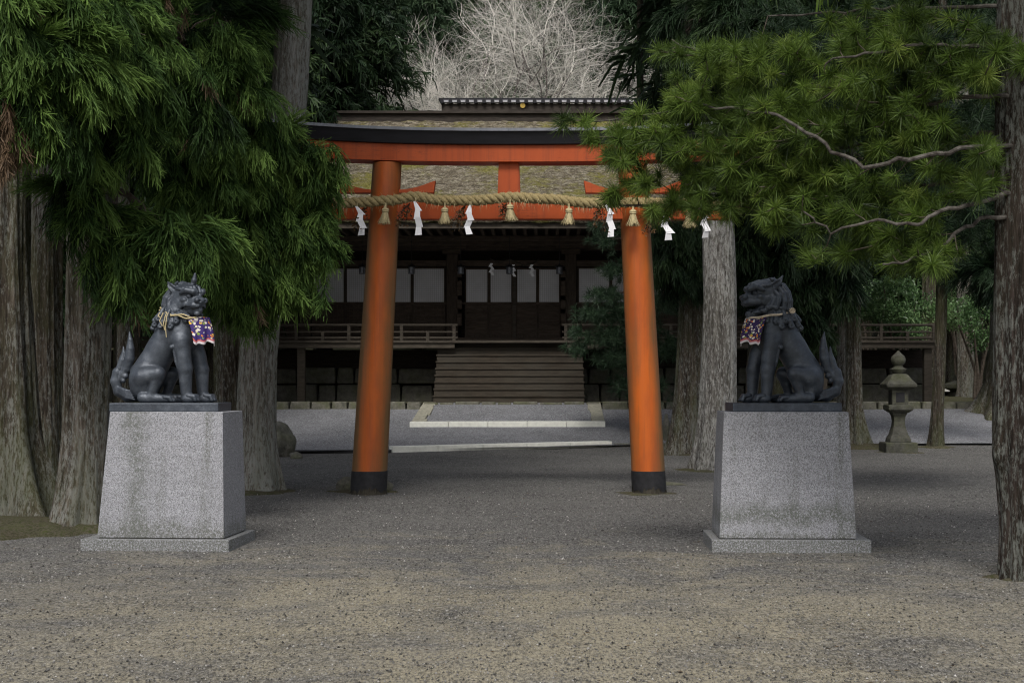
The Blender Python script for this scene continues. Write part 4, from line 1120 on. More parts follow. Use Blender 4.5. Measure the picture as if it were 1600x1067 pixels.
mb.add([(-ex, -6, zr-4.6), (ex, -6, zr-4.6), (hx-.2, -.1, zr+.0), (-hx+.2, -.1, zr+.0), (-ex, 6, zr-4.6), (ex, 6, zr-4.6), (hx-.2, .1, zr), (-hx+.2, .1, zr)],
       [(0,1,2,3),(5,4,7,6),(3,2,6,7),(4,0,3,7),(1,5,6,2),(0,4,5,1)]); mb.build('roof', M['thatch'], main)
mb = MB(); mb.box(-ex+1.5, ex-1.5, -4, 4, 0, zr-4.62); mb.build('wall', M['wood'], main)

# hanging lanterns under the eave
lan_lab = ['behind the left torii post', 'just right of the left torii post', 'at the post left of the central doors', 'over the middle of the central doors', 'at the post right of the central doors', 'just left of the right torii post']
LY = 40.4
for px, nm in zip((566, 643, 720, 796, 874, 951), lan_lab):
    e = empty('hanging_lantern', P(px, 421, LY), 'small metal lantern hanging under the eave '+nm, 'lantern', 'metal lanterns hanging under the shrine eave')
    mb = MB(); mb.lathe([(.085,-.12),(.095,-.115),(.095,-.10),(.085,-.095),(.085,.07)], 6); mb.build('body', M['iron'], e)
    mb = MB(); mb.lathe([(.15,.072),(.15,.085),(.09,.12),(.03,.145),(.02,.17)], 6); mb.build('cap', M['black_foot'], e)
    mb = MB(); mb.tube([(0,0,.17), (0,0,1.0)], .008, 5); mb.build('chain', M['black_foot'], e)
    mb = MB()
    for k_ in range(6):
        a = k_*math.pi/3; mb.box(.082*math.cos(a)-.007, .082*math.cos(a)+.007, .082*math.sin(a)-.007, .082*math.sin(a)+.007, -.095, .071)
    mb.build('ribs', M['black_foot'], e)
mb = MB(); pts = [P(a, b, 40.9) for a, b in ((766, 404), (775, 409), (786, 408), (797, 405), (806, 409), (820, 415), (833, 411), (842, 405))]
tag(mb.tube(pts, .022, 6).build('door_rope', M['rot_wood'], smooth=True), 'thin straw rope sagging above the central shrine doors', 'rope')
for px, py, nm in ((768, 411, 'left of the middle hanging lantern'), (802, 413, 'smallest, tucked behind the middle hanging lantern'), (831, 413, 'right of the middle hanging lantern')):
    e = empty('paper_streamer', P(px, py, 40.85), 'small paper streamer over the shrine doors, '+nm, 'paper streamer', 'small streamers on the shrine door rope')
    mb = MB(); x = 0; z = 0
    for i in range(4):
        dx = .06*(1 if i % 2 else -1); mb.add([(x-.03, .01*i, z), (x+.05, .01*i, z), (x+.05+dx, .02+.01*i, z-.1), (x-.03+dx, .02+.01*i, z-.1)], [(0,1,2,3)]); x += dx*.4; z -= .08
    mb.build('folded_paper', M['paper'], e)

# ------------------------------------------------------------------ stone lantern
def stone_lantern(px, Y, zb, s, label):
    e = empty('stone_lantern', (X_(px, Y), Y, zb), label, 'stone lantern')
    S = s
    def sq(prof, name, bev=.012, n=4):
        mb = MB(); q = [(r*(1.414 if n == 4 else 1)*S, z*S) for r, z in prof]; mb.lathe(q, n, rot=math.pi/4 if n == 4 else math.pi/6); return mb.build(name, M['lantern_stone'], e, bevel=bev*S)
    sq([(.37,-.05),(.37,.22),(.35,.24)], 'base')
    sq([(.25,.241),(.24,.32),(.19,.42),(.14,.60),(.125,.72),(.14,.84),(.18,.93)], 'shaft')
    sq([(.2,.931),(.29,1.0),(.29,1.10),(.26,1.115)], 'platform')
    sq([(.19,1.116),(.19,1.46)], 'light_box')
    mb = MB()
    for a, b in ((0,-1),(1,0),(-1,0)):
        if a == 0: mb.box(-.10*S, .10*S, b*.197*S-.003, b*.197*S+.003, 1.18*S, 1.40*S)
        else: mb.box(a*.197*S-.003, a*.197*S+.003, -.1*S, .1*S, 1.18*S, 1.40*S)
    mb.build('dark_opening_plate', M['black_foot'], e)  # black plates on the solid box, painting the shaded hollow of its openings
    sq([(.20,1.461),(.35,1.53),(.36,1.60),(.28,1.68),(.20,1.80),(.15,1.84)], 'roof', .02)
    mb = MB(); mb.lathe([(.12*S,1.841*S),(.17*S,1.90*S),(.19*S,1.95*S),(.12*S,1.99*S),(.10*S,2.03*S),(.16*S,2.10*S),(.175*S,2.17*S),(.15*S,2.25*S),(.07*S,2.32*S),(.02*S,2.38*S)], 20)
    mb.build('jewel', M['lantern_stone'], e, smooth=True)
stone_lantern(1403.5, 31.4, gz(31.4), .94, 'mossy stone lantern on the gravel between two trees right of the lions')
e = empty('stone_basin', (X_(1505, 56), 56, TZ), 'low rounded stone far off behind the right trees', 'stone')
mb = MB(); mb.lathe([(.55,0),(.6,.12),(.5,.25)], 20); mb.build('base', M['lantern_stone'], e, smooth=True)
mb = MB(); mb.lathe([(.5,.251),(.75,.36),(.72,.5),(.45,.62),(.1,.68)], 20); mb.build('top', M['lantern_stone'], e, smooth=True)
mb = MB(); mb.box(X_(1485, 62)-4, X_(1700, 62), 60, 63.5, 1.3, 1.62); tag(mb.build('far_path', M['white_stone']), kind='structure')

# ------------------------------------------------------------------ vegetation
def trunk_mesh(pts, radii, flare=.35, fh=.55, lobes=7, seed=0, nseg=88, ridge=.10, zstep=.07, burl=None):
    """pts: (x,y,z) centre line relative to the base; fluted bark and root flare as real relief"""
    pts = np.array(pts, float); z = np.arange(pts[0, 2], pts[-1, 2], zstep)
    if zstep < .12: z = np.concatenate([z[z < 9], np.arange(max(9, z[0]), pts[-1, 2], .6)]) if pts[-1, 2] > 9 else z
    cx = np.interp(z, pts[:, 2], pts[:, 0]); cy = np.interp(z, pts[:, 2], pts[:, 1]); rr = np.interp(z, pts[:, 2], radii)
    a = np.linspace(0, 2*np.pi, nseg, endpoint=False)[None]; zz = z[:, None]
    ca, sa = np.cos(a), np.sin(a); z0 = np.maximum(zz, 0)
    lobe = .5+.5*np.cos(lobes*a+seed*1.3+2.5*vnoise(ca*1.1+7, sa*1.1+7, zz*.2, seed)*2)
    fl = flare*np.exp(-z0/fh)*(.45+1.0*lobe*(.4+1.1*vnoise(ca*1.5+3, sa*1.5+3, 0*zz, seed+3)))
    k1 = vnoise(ca*3.1+9, sa*3.1+9, zz*.22, seed); k2 = np.abs(vnoise(ca*8+9, sa*8+9, zz*.5, seed+1)-.5)*2
    k3 = vnoise(ca*19+9, sa*19+9, zz*1.6, seed+2)
    r = rr[:, None]*(1+fl+ridge*((k1-.5)*2.2+(k2-.4)*1.0+(k3-.5)*.5))
    if burl:
        for (bz, ba, bs, bh) in burl: r = r+bh*np.exp(-((zz-bz)/bs)**2-((np.angle(np.exp(1j*(a-ba))))/.6)**2)
    V = np.stack([cx[:, None]+r*ca, cy[:, None]+r*sa, zz+0*a], -1).reshape(-1, 3); nz = len(z)
    i = np.arange(nz-1)[:, None]*nseg+np.arange(nseg)[None]; j = np.arange(nz-1)[:, None]*nseg+(np.arange(nseg)[None]+1) % nseg
    Q = np.stack([i, j, j+nseg, i+nseg], -1).reshape(-1, 4)
    return V, Q

def ribbons(P0, D, L, W, droop, rs, curl=.0, seg=2, tip=.35):
    """thin tapering leaf strips: start P0, direction D, length L, width W"""
    n = len(P0); D = D/np.linalg.norm(D, axis=1, keepdims=True)
    rn = rs.randn(n, 3); S = np.cross(D, rn); S /= np.linalg.norm(S, axis=1, keepdims=True)+1e-9
    out = []; 
    for k in range(seg+1):
        t = k/seg; c = P0+D*(L*t)[:, None]; c[:, 2] -= droop*L*t*t; c += np.cross(D, S)*(curl*L*t*t)[:, None]
        wv = W*(1-(1-tip)*t) if k < seg else W*tip
        out.append(c-S*(wv/2)[:, None]); out.append(c+S*(wv/2)[:, None])
    V = np.stack(out, 1); nv = 2*(seg+1); b = np.arange(n)[:, None]*nv
    Q = np.concatenate([b+np.array([[2*k, 2*k+1, 2*k+3, 2*k+2]]) for k in range(seg)], 0)
    order = np.arange(seg*n).reshape(seg, n).T.ravel()
    return V.reshape(-1, 3), Q[order]
def rand_dir(rs, n):
    d = rs.randn(n, 3); return d/np.linalg.norm(d, axis=1, keepdims=True)

def sugi_spray(rs, nst=46):
    """one drooping cedar spray along +x: a stalk with cord-like twigs, strips of two or three segments"""
    t = rs.rand(nst)**.8; base = np.stack([t*.36, np.zeros(nst), -.16*t**2], -1)
    ang = rs.rand(nst)*2*np.pi; D = np.stack([.85+.25*rs.rand(nst), .5*np.cos(ang), .36*np.sin(ang)-.1], -1)
    L = (.15+.19*rs.rand(nst))*(1.1-.45*t)
    V, Q = ribbons(base, D, L, np.full(nst, .0148)*(.8+.5*rs.rand(nst)), .62, rs, .2, 3, .5)
    tint = np.clip(.1+.35*t[:, None]+.22*rs.rand(nst)[:, None]+np.array([[0, .15, .4]]), 0, 1).ravel()
    # short side needles on the cords
    n2 = nst*2; pick = rs.randint(0, nst, n2); f = .35+.6*rs.rand(n2)
    Dn = D/np.linalg.norm(D, axis=1, keepdims=True)
    p = base[pick]+Dn[pick]*(L[pick]*f)[:, None]; p[:, 2] -= .55*L[pick]*f*f
    d2 = Dn[pick]+rand_dir(rs, n2)*.55; V2, Q2 = ribbons(p, d2, .05+.05*rs.rand(n2), np.full(n2, .011), .5, rs, .1, 1, .5)
    V = np.concatenate([V, V2]); tint = np.concatenate([tint, np.clip(.35+.5*t[pick]+.2*rs.rand(n2), 0, 1)])
    Q4 = np.concatenate([Q, Q2+nst*8]); return V, Q4, tint
def assemble(templates, pos, dirs, scale, rs, tintv):
    """many copies of small leaf templates baked in one mesh; local x points along dirs"""
    Vs = []; Qs = []; Ts = []; off = 0
    which = rs.randint(0, len(templates), len(pos))
    for w_ in range(len(templates)):
        m = which == w_; V, Q, T = templates[w_]; k_ = m.sum()
        if k_ == 0: continue
        d = dirs[m]; d = d/np.linalg.norm(d, axis=1, keepdims=True)
        up = np.tile(np.array([0, 0, 1.]), (k_, 1))+rand_dir(rs, k_)*.35
        s = np.cross(up, d); s /= np.linalg.norm(s, axis=1, keepdims=True)+1e-9; u = np.cross(d, s)
        Rm = np.stack([d, s, u], 1)       # rows
        W = np.einsum('vi,nij->nvj', V, Rm)*scale[m][:, None, None]+pos[m][:, None]
        Vs.append(W.reshape(-1, 3)); Qs.append((Q[None]+(np.arange(k_)*len(V))[:, None, None]).reshape(-1, 4)+off); off += k_*len(V)
        Ts.append(np.clip(T[None]*.6+tintv[m][:, None], 0, 1).ravel())
    return np.concatenate(Vs), np.concatenate(Qs), np.concatenate(Ts)
RS = np.random.RandomState(11)
SUGI = [sugi_spray(RS, 38) for _ in range(7)]
def blob_sprays(blobs, rs, dens=1.0, hang=.55, sc=(.75, 1.2)):
    """blobs: (px, py, Y, r_px[, tint]); sprays on and inside lumpy clumps, pointing outward and down"""
    pos = []; dirs = []; tn = []
    for b in blobs:
        px, py, Y, rp = b[:4]; tb = b[4] if len(b) > 4 else .2; r = rp/F*Y; n = int((46+150*r*r*2.6)*dens)
        c = np.array(P(px, py, Y)); nc = max(4, int(4+r*16)); cc = rand_dir(rs, nc)*(.35+.75*rs.rand(nc, 1))*r*np.array([1.15, .9, .95]); pick = rs.randint(0, nc, n)
        lead = cc/r+np.array([0, -.35, -hang])+rand_dir(rs, nc)*.35; lead /= np.linalg.norm(lead, axis=1, keepdims=True)
        p = c+cc[pick]+rs.randn(n, 3)*np.array([.10, .10, .07])-lead[pick]*(.28*rs.rand(n))[:, None]
        pos.append(p); dirs.append(lead[pick]+rs.randn(n, 3)*.26); tn.append(tb+.2*rs.randn(nc)[pick]+.07*rs.randn(n))
    pos = np.concatenate(pos); dirs = np.concatenate(dirs); tn = np.concatenate(tn)
    return pos, dirs, rs.uniform(sc[0], sc[1], len(pos)), tn+.05
def limbs(mb, base, blobs, rs, r0=.05):
    base = Vector(base)
    for b in blobs:
        c = Vector(P(b[0], b[1], b[2])); s = Vector((base.x, base.y, c.z+.5+rs.rand()*.6)); mid = s.lerp(c, .5)+Vector((rs.randn()*.1, rs.randn()*.1, .15))
        mb.tube([s, mid, c], [r0, r0*.6, r0*.3], 6)
        for k_ in range(9):
            q = c+Vector(rs.randn(3))*(b[3]/F*b[2]*.45); mb.tube([mid.lerp(c, rs.rand()), c.lerp(q, .5)+Vector((0,0,.05)), q], [r0*.35, r0*.22, r0*.08], 4)

def upper_crown(loc, z0, z1, rad, rs, n=1500, size=.55, tint=.1):
    """crown above the picture: coarser sprays, keeps the ground below in shade"""
    z = z0+(z1-z0)*rs.rand(n)**1.1; f = (z-z0)/(z1-z0); r = rad*(1-f*.85)*np.sqrt(rs.rand(n)); a = rs.rand(n)*6.283
    pos = np.stack([loc[0]+r*np.cos(a), loc[1]+r*np.sin(a), z], -1); D = np.stack([np.cos(a), np.sin(a), -.5+.3*rs.randn(n)], -1)
    return pos, D
COARSE = []
for _ in range(5):
    n_ = 18; t_ = RS.rand(n_); b_ = np.stack([t_*.34, np.zeros(n_), -.12*t_**2], -1); a_ = RS.rand(n_)*6.283
    D_ = np.stack([.6+.4*RS.rand(n_), .9*np.cos(a_), .6*np.sin(a_)-.2], -1); V_, Q_ = ribbons(b_, D_, .10+.17*RS.rand(n_), .028+.022*RS.rand(n_), .5, RS, .25, 2, .4)
    COARSE.append((V_, Q_, np.repeat(np.clip(.3+.4*t_+.3*RS.rand(n_), 0, 1), 2)))

def cedar(name, label, px, Y, base_z, pts_px, radii, mat_, blobs=None, upper=None, seed=0, flare=.4, fh=.5, lobes=7, group=None, leaf_m='sugi', dens=1.0, cat='cedar tree', ridge=.1, extra=None, burl=None, hang=.55, sc=(.75,1.2), nseg=88):
    """pts_px: list of (px, z) of the trunk's centre line; radii in metres at the same heights"""
    rs = np.random.RandomState(seed+100); bx = X_(px, Y)
    e = empty(name, (bx, Y, base_z), label, cat, group)
    pts = [(X_(p, Y)-bx, 0, z) for p, z in pts_px]
    V, Q = trunk_mesh(pts, radii, flare, fh, lobes, seed, ridge=ridge, burl=burl, nseg=nseg)
    link('trunk', np_mesh('trunk', V, Q, smooth=True), mat_, e)
    pos = []; 
    if blobs:
        mb = MB(); limbs(mb, (bx, Y, 0), blobs, rs); mb.v = [(v[0]-bx, v[1]-Y, v[2]-base_z) for v in mb.v]; mb.build('limbs', M['branch'], e, smooth=True)
        p, d, s, t = blob_sprays(blobs, rs, dens, hang, sc); V, Q, T = assemble(SUGI, p, d, s, rs, t)
        V -= np.array([bx, Y, base_z]); link('crown', np_mesh('crown', V, Q, tint=T), M[leaf_m], e)
        if leaf_m == 'sugi':
            m_ = rs.rand(len(p)) < .035; V, Q, T = assemble(SUGI, p[m_]+rs.randn(m_.sum(), 3)*.05, d[m_]+np.array([0,0,-.6]), s[m_]*.75, rs, t[m_]*.5); V -= np.array([bx, Y, base_z])
            link('withered_sprays', np_mesh('withered_sprays', V, Q, tint=T), M['sugi_brown'], e)
    if upper:
        z0, z1, rad, n = upper; top = EYE+600/F*(Y+rad)
        if 300 < px < 1160: z0 = max(z0, top+1.2); z1 = max(z1, z0+7)
        p, d = upper_crown((bx+pts[-1][0], Y, 0), z0, z1, rad, rs, n)
        V, Q, T = assemble(COARSE, p, d, rs.uniform(1.9, 3.2, n), rs, .05+.15*rs.rand(n)); V -= np.array([bx, Y, base_z])
        link('upper_crown', np_mesh('upper_crown', V, Q, tint=T), M['sugi_dark'], e)
    return e

# left group, near
cedar('cedar', 'massive fluted cedar at the left edge of the picture, standing in moss', 8, 16.6, gz(16.6), [(15, -.1), (8, 1), (2, 3), (-5, 14)], [.42, .36, .33, .22], M['bark'],
      [(25,130,13.6,62,.3),(80,105,13.8,55,.32),(10,40,13.4,70,.25),(90,20,14,60,.2),(62,180,13.8,36,.28),(-30,110,13.5,60,.25)], (9.2, 17, 2.8, 500), 1, .62, .7, 6, ridge=.2, dens=1.5)
cedar('cedar', 'dark cedar trunk just right of the massive left-edge cedar', 72, 19.2, 0, [(76, -.1), (72, 2), (70, 14)], [.23, .20, .16], M['bark'], None, (7, 15, 2.4, 700), 2, .4, .6, 5, ridge=.16)
cedar('cedar', 'grey-brown cedar trunk directly left of the horned lion pedestal', 126, 15.7, 0, [(122, -.1), (133, 1), (140, 2.4), (143, 4), (143, 14)], [.28, .25, .25, .26, .2], M['bark_red'],
      [(190,60,15,75,.1),(150,130,14.6,55,.12),(180,210,14.8,48,.12),(235,365,15.2,44,.22),(180,370,15.1,36,.18),(285,375,15.4,38,.22),(215,415,15.3,26,.15),(265,120,15.4,75,.1),(120,300,14.6,14,.1)], (9.5, 17, 2.8, 500), 3, .28, .4, 6, dens=.85, ridge=.13)
cedar('cedar', 'slim shaded cedar trunk behind the horned lion, between two broader cedars', 190, 24, 0, [(196, -.1), (194, 2), (190, 13)], [.14, .12, .09], M['bark'], None, (7, 15, 2.4, 600), 31, .4, .4, 5)
cedar('cedar', 'leaning cedar with mossy bark behind the horned lion, its trunk rising tall beside the torii', 405, 21.2, 0, [(400, -.1), (399, .8), (403, 2), (415, 3.2), (440, 4.8), (452, 6), (462, 7.6), (480, 14)], [.33, .29, .27, .27, .26, .25, .24, .18], M['bark_lean'],
      [(280,60,17,80,.1),(345,40,17.5,55,.12),(330,130,17.2,60,.14),(375,120,17.6,32,.2),(280,210,17,60,.1),(350,215,17.4,55,.16),(395,190,17.8,28,.18),(310,290,17.2,60,.14),(405,275,18,36,.2),(450,262,18.3,34,.22),(476,275,18.3,24,.2),(400,335,18,50,.15),(350,350,17.6,55,.16),(325,385,17.2,44,.2),(370,415,17.8,36,.14),(430,360,18.2,44,.16),(452,325,18.4,30,.2),(400,440,18,26,.12),(470,245,18.2,30,.2),(472,258,18.4,20,.22),(480,300,18.4,18,.28),(468,345,18.4,20,.24),(450,400,18.3,24,.22),(412,450,18.2,18,.15),(450,405,18.2,40,.2),(425,230,18,34,.2)],
      (8, 18, 2.6, 350), 4, .3, .5, 7, dens=.82)
cedar('cedar', 'broad mossy cedar trunk close behind the horned lion', 372, 21.6, 0, [(378, -.1), (374, 1), (366, 2.5), (362, 14)], [.33, .31, .30, .2], M['bark'], None, (7, 17, 2.4, 300), 5, .3, .5, 6, ridge=.2)
# dead brown spray at the left edge
e = empty('dead_branch', P(5, 190, 13.3), 'withered brown drooping cedar branch at the left edge', 'branch')
rs = np.random.RandomState(77); n = 50; p = np.stack([rs.uniform(-.25,.06,n), rs.uniform(-.1,.1,n), rs.uniform(-.15,.25,n)], -1); d = np.stack([.3+.5*rs.rand(n), rs.randn(n)*.3, -1.0+.3*rs.rand(n)], -1)
V, Q, T = assemble(SUGI, p, d, rs.uniform(.6,.95,n), rs, .2*rs.rand(n)); link('foliage', np_mesh('foliage', V, Q, tint=T), M['sugi_brown'], e)
mb = MB(); mb.tube([(-.3,0,.5), (-.1,0,.25), (.0,0,-.05)], [.02,.012,.005], 6); mb.build('stem', M['branch'], e)

# right group
cedar('cedar', 'tall grey-barked cedar standing right of the torii, behind the open-mouthed lion', 1118, 25.7, gz(25.7), [(1117, -.1), (1121, 1), (1124, 3), (1120, 5), (1114, 8), (1110, 15)], [.36, .32, .29, .27, .24, .18], M['bark_grey'],
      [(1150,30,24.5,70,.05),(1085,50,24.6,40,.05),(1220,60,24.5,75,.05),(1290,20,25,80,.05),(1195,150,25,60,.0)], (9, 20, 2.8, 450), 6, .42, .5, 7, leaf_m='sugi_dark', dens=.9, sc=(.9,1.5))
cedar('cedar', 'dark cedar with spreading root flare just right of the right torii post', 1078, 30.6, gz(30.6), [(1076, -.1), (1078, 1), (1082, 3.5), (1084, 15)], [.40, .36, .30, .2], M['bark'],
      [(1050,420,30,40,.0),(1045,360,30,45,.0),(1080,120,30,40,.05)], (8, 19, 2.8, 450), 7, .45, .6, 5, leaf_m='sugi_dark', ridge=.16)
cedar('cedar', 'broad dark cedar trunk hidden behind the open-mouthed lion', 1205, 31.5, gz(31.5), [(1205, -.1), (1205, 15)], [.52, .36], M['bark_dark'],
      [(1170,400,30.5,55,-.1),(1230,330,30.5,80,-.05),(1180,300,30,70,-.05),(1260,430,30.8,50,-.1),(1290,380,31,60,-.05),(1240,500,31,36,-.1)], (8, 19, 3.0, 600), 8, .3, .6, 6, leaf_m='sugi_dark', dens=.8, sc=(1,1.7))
cedar('cedar', 'slender cedar with flared mossy foot between lion and stone lantern', 1334, 32.7, gz(32.7), [(1338, -.1), (1335, 1), (1333, 3), (1330, 14)], [.22, .17, .16, .12], M['bark'],
      [(1310,360,32,50,-.02),(1370,300,32,60,-.02)], None, 9, .75, .45, 5, leaf_m='sugi_dark', sc=(1,1.6), ridge=.18)
cedar('cedar', 'thin pale cedar stem immediately left of the flared mossy-footed one', 1316, 33.6, gz(33.6), [(1316, -.1), (1316, 14)], [.12, .09], M['bark_red'], None, None, 19, .3, .3, 5)
cedar('cedar', 'thin straight cedar immediately right of the stone lantern', 1464, 32.6, gz(32.6), [(1461, -.1), (1468, 2), (1472, 4), (1474, 14)], [.15, .13, .12, .08], M['bark_dark'],
      [(1480,320,32,50,-.02),(1540,430,31.8,24,.0),(1425,290,32,55,.0)], None, 10, .35, .35, 5, leaf_m='sugi_dark', sc=(1,1.6))
cedar('cedar', 'straight reddish trunk far behind, near the low rounded stone', 1507, 54, TZ, [(1510, -.1), (1500, 15)], [.30, .24], M['bark_red'], None, None, 11, .2, .4, 5)
cedar('cedar', 'straight far trunk behind the right end of the veranda', 1456, 55, TZ, [(1456, -.1), (1454, 15)], [.36, .3], M['bark_dark'], None, None, 12, .2, .4, 5)
cedar('cedar', 'big-rooted cedar behind the pine trunk at the right edge', 1585, 37.8, gz(37.8), [(1580, -.1), (1585, 15)], [.55, .4], M['bark'],
      [(1560,280,36.5,60,-.02),(1600,400,36,50,-.02),(1520,190,36,60,-.02)], None, 13, .95, .55, 6, leaf_m='sugi_dark', sc=(1.1,1.8), ridge=.18)

# the pine at the right edge
def needle_tuft(rs, n=62, L=.13, w_=.0062):
    d = np.stack([rs.rand(n)*1.25-.28, *(rs.randn(2, n)*.62)], -1); p = np.zeros((n, 3)); p[:, 0] = -rs.rand(n)*.05
    V, Q = ribbons(p, d, L*(.75+.4*rs.rand(n)), np.full(n, w_), .12, rs, .06, 2, .25); return V, Q, np.repeat(np.clip(.45+.35*rs.randn(n)*.6, 0, 1), 2)
TUFT = [needle_tuft(RS) for _ in range(8)]
TUFT_FAR = [needle_tuft(RS, 40, .13, .008) for _ in range(4)]
pine = empty('pine_tree', (X_(1590, 11.65), 11.65, 0), 'lichened pine at the right edge reaching its long-needled branches over the torii', 'pine tree')
bx = X_(1590, 11.65)
V, Q = trunk_mesh([(0,0,-.1), (-.01,0,.5), (-.03,0,1.2), (-.02,0,3.0), (.0,0,9)], [.135,.125,.155,.15,.1], .30, .12, 6, 21, ridge=.12, zstep=.03, burl=[(1.02, 3.5, .10, .05), (1.1, 4.8, .12, .03)])
link('trunk', np_mesh('trunk', V, Q, smooth=True), M['bark_pine'], pine)
pine_br = [  # picture points with depths
 [(1590,335,11.6),(1530,345,11.5),(1490,365,11.4),(1455,392,11.3),(1420,405,11.2),(1380,412,11.1)],
 [(1590,300,11.6),(1520,318,11.3),(1470,330,11.1),(1430,350,11.0),(1370,345,11.0),(1300,362,11.1),(1255,330,11.1)],
 [(1590,262,11.6),(1500,285,11.7),(1400,290,12),(1290,293,12.3),(1190,300,12.6),(1100,312,12.9),(1010,322,13.2),(955,318,13.4)],
 [(1590,205,11.6),(1520,212,11.9),(1440,212,12.2),(1370,222,12.4),(1280,240,12.6),(1180,238,12.9),(1090,232,13.2),(1000,235,13.5),(950,222,13.6)],
 [(1590,150,11.6),(1530,150,11.4),(1450,160,11.5),(1360,150,11.8),(1270,130,12.1),(1190,110,12.4),(1110,88,12.7),(1050,62,12.9)],
 [(1590,60,11.6),(1500,75,11.3),(1440,70,11.2),(1350,85,11.4),(1290,100,11.6)],
 [(1590,5,11.6),(1500,12,11.8),(1400,10,12.2),(1300,20,12.6),(1200,25,13)],
 [(1590,225,11.6),(1500,235,11.1),(1420,250,10.9),(1350,262,11.0),(1290,225,11.2),(1230,185,11.6),(1160,170,12.0),(1080,165,12.4),(1000,180,12.9),(915,190,13.2)]]
rs = np.random.RandomState(9); bpts = []
for bi, b in enumerate(pine_br):
    q = [Vector(P(*p))-Vector((bx, 11.65, 0)) for p in b]; fine = []
    for a_, c_ in zip(q, q[1:]):
        for t in (0, .25, .5, .75): fine.append(a_.lerp(c_, t)+Vector(rs.randn(3))*.012)
    fine.append(q[-1]); nF = len(fine); r = [.017*(1-.8*i/nF)+.003 for i in range(nF)]
    MB().tube(fine, r, 8).build('branch', M['branch_lichen'], pine, smooth=True); bpts += [(f, r_) for f, r_ in zip(fine, r)]
# tufts in flat layers: (px, py, half width, half height, number, Y offset)
lay = [(1090,85,70,26,50,.0),(1180,100,70,30,60,0),(1270,70,80,45,70,0),(1370,55,80,45,80,0),(1470,60,80,45,70,0),(1560,50,50,50,40,0),
       (1120,150,80,30,80,0),(1210,165,90,35,100,0),(1310,150,80,35,80,0),(1410,130,80,45,90,0),(1500,130,60,45,60,0),
       (1000,195,60,26,38,0),(1090,205,70,32,80,0),(1190,215,80,35,110,0),(1290,210,80,32,90,0),(1390,220,80,35,70,0),(1490,215,70,35,50,0),
       (955,250,35,26,16,0),(1010,262,55,26,40,0),(1090,270,70,30,80,0),(1180,275,80,32,90,0),(1270,285,80,32,80,0),(1370,290,80,32,70,0),(1470,290,70,30,50,0),
       (960,305,28,14,10,0),(1020,322,45,16,26,0),(1080,320,60,20,42,0),(1170,315,60,22,40,0),(1250,330,50,26,40,0),(1320,350,70,30,60,0),(1400,345,70,34,60,0),(1470,350,40,30,30,0),
       (1380,395,90,16,60,0),(1300,398,50,14,28,0),(1455,395,40,18,26,0),(905,190,22,18,9,0),(945,215,22,18,8,0),(1430,180,60,30,40,0),(1060,130,30,16,12,0),(1060,235,60,26,14,0),(1110,245,50,40,22,0),(1130,300,50,24,16,0),(975,215,40,18,14,0)]
tp = []; td = []; tt = []
bp = np.array([tuple(b[0]) for b in bpts])
tw = MB()
for (px, py, hw, hh, n, yo) in lay:
    cl = rs.rand(max(2, n//9), 2)*2-1
    for i in range(int(n*.7)):
        ci = rs.randint(len(cl)); c = cl[ci]; x = px+hw*(c[0]*.9+.2*rs.randn()); y = py+hh*(c[1]*.9+.22*rs.randn())
        Y = np.interp(x, [900, 1250, 1600], [13.2, 12.1, 11.15])+rs.randn()*.25
        tp.append(np.array(P(x, y, Y))-np.array((bx, 11.65, 0))); tt.append(.14+.12*rs.randn()+.3*(c[0]*7.3 % 1-.5)+.12*math.sin(x*.03+y*.05)-.15*max(0, (y-330)/70))
tp = np.array(tp); 
d2 = ((tp[:, None]-bp[None])**2).sum(-1); dist0 = np.sqrt(d2.min(1)); order = np.argsort(dist0)
nodes = np.concatenate([bp, np.zeros_like(tp)]); nn_ = len(bp); td = np.zeros_like(tp)
wv = np.array([1, .6, 1.4])
for i in order:
    dd = (nodes[:nn_]-tp[i])*wv; dd2 = (dd**2).sum(-1)+np.where(nodes[:nn_, 0] < tp[i, 0]-.03, .05, 0); s_n = nodes[dd2.argmin()]
    v = tp[i]-s_n; ln_ = np.linalg.norm(v)+1e-6
    td[i] = v/ln_+np.array((-.55, -.3, .45))+rs.randn(3)*.3
    if ln_ < .5:
        mid = s_n*.5+tp[i]*.5+np.array((0, 0, -.015))+rs.randn(3)*.01; tw.tube([s_n, mid, tp[i]], [.006, .0045, .0035], 4, cap=False)
    nodes[nn_] = tp[i]; nn_ += 1
tw.build('twigs', M['branch'], pine)
tdn = td/np.linalg.norm(td, axis=1, keepdims=True)
allp = np.concatenate([tp, tp-tdn*.045]); alld = np.concatenate([td, td]); allt = np.array(tt+[t-.08 for t in tt])
V, Q, T = assemble(TUFT, allp, alld, rs.uniform(.5, 1.25, len(allp)), rs, allt)
link('needles', np_mesh('needles', V, Q, tint=T), M['pine'], pine)
p, d = upper_crown((bx+.3, 11.65, 0), 5.6, 9, 2.0, rs, 600); V, Q, T = assemble(COARSE, p, d, rs.uniform(.8,1.5,600), rs, .1+0*p[:,0]); V -= np.array([bx, 11.65, 0]); link('upper_crown', np_mesh('upper_crown', V, Q, tint=T), M['pine'], pine)

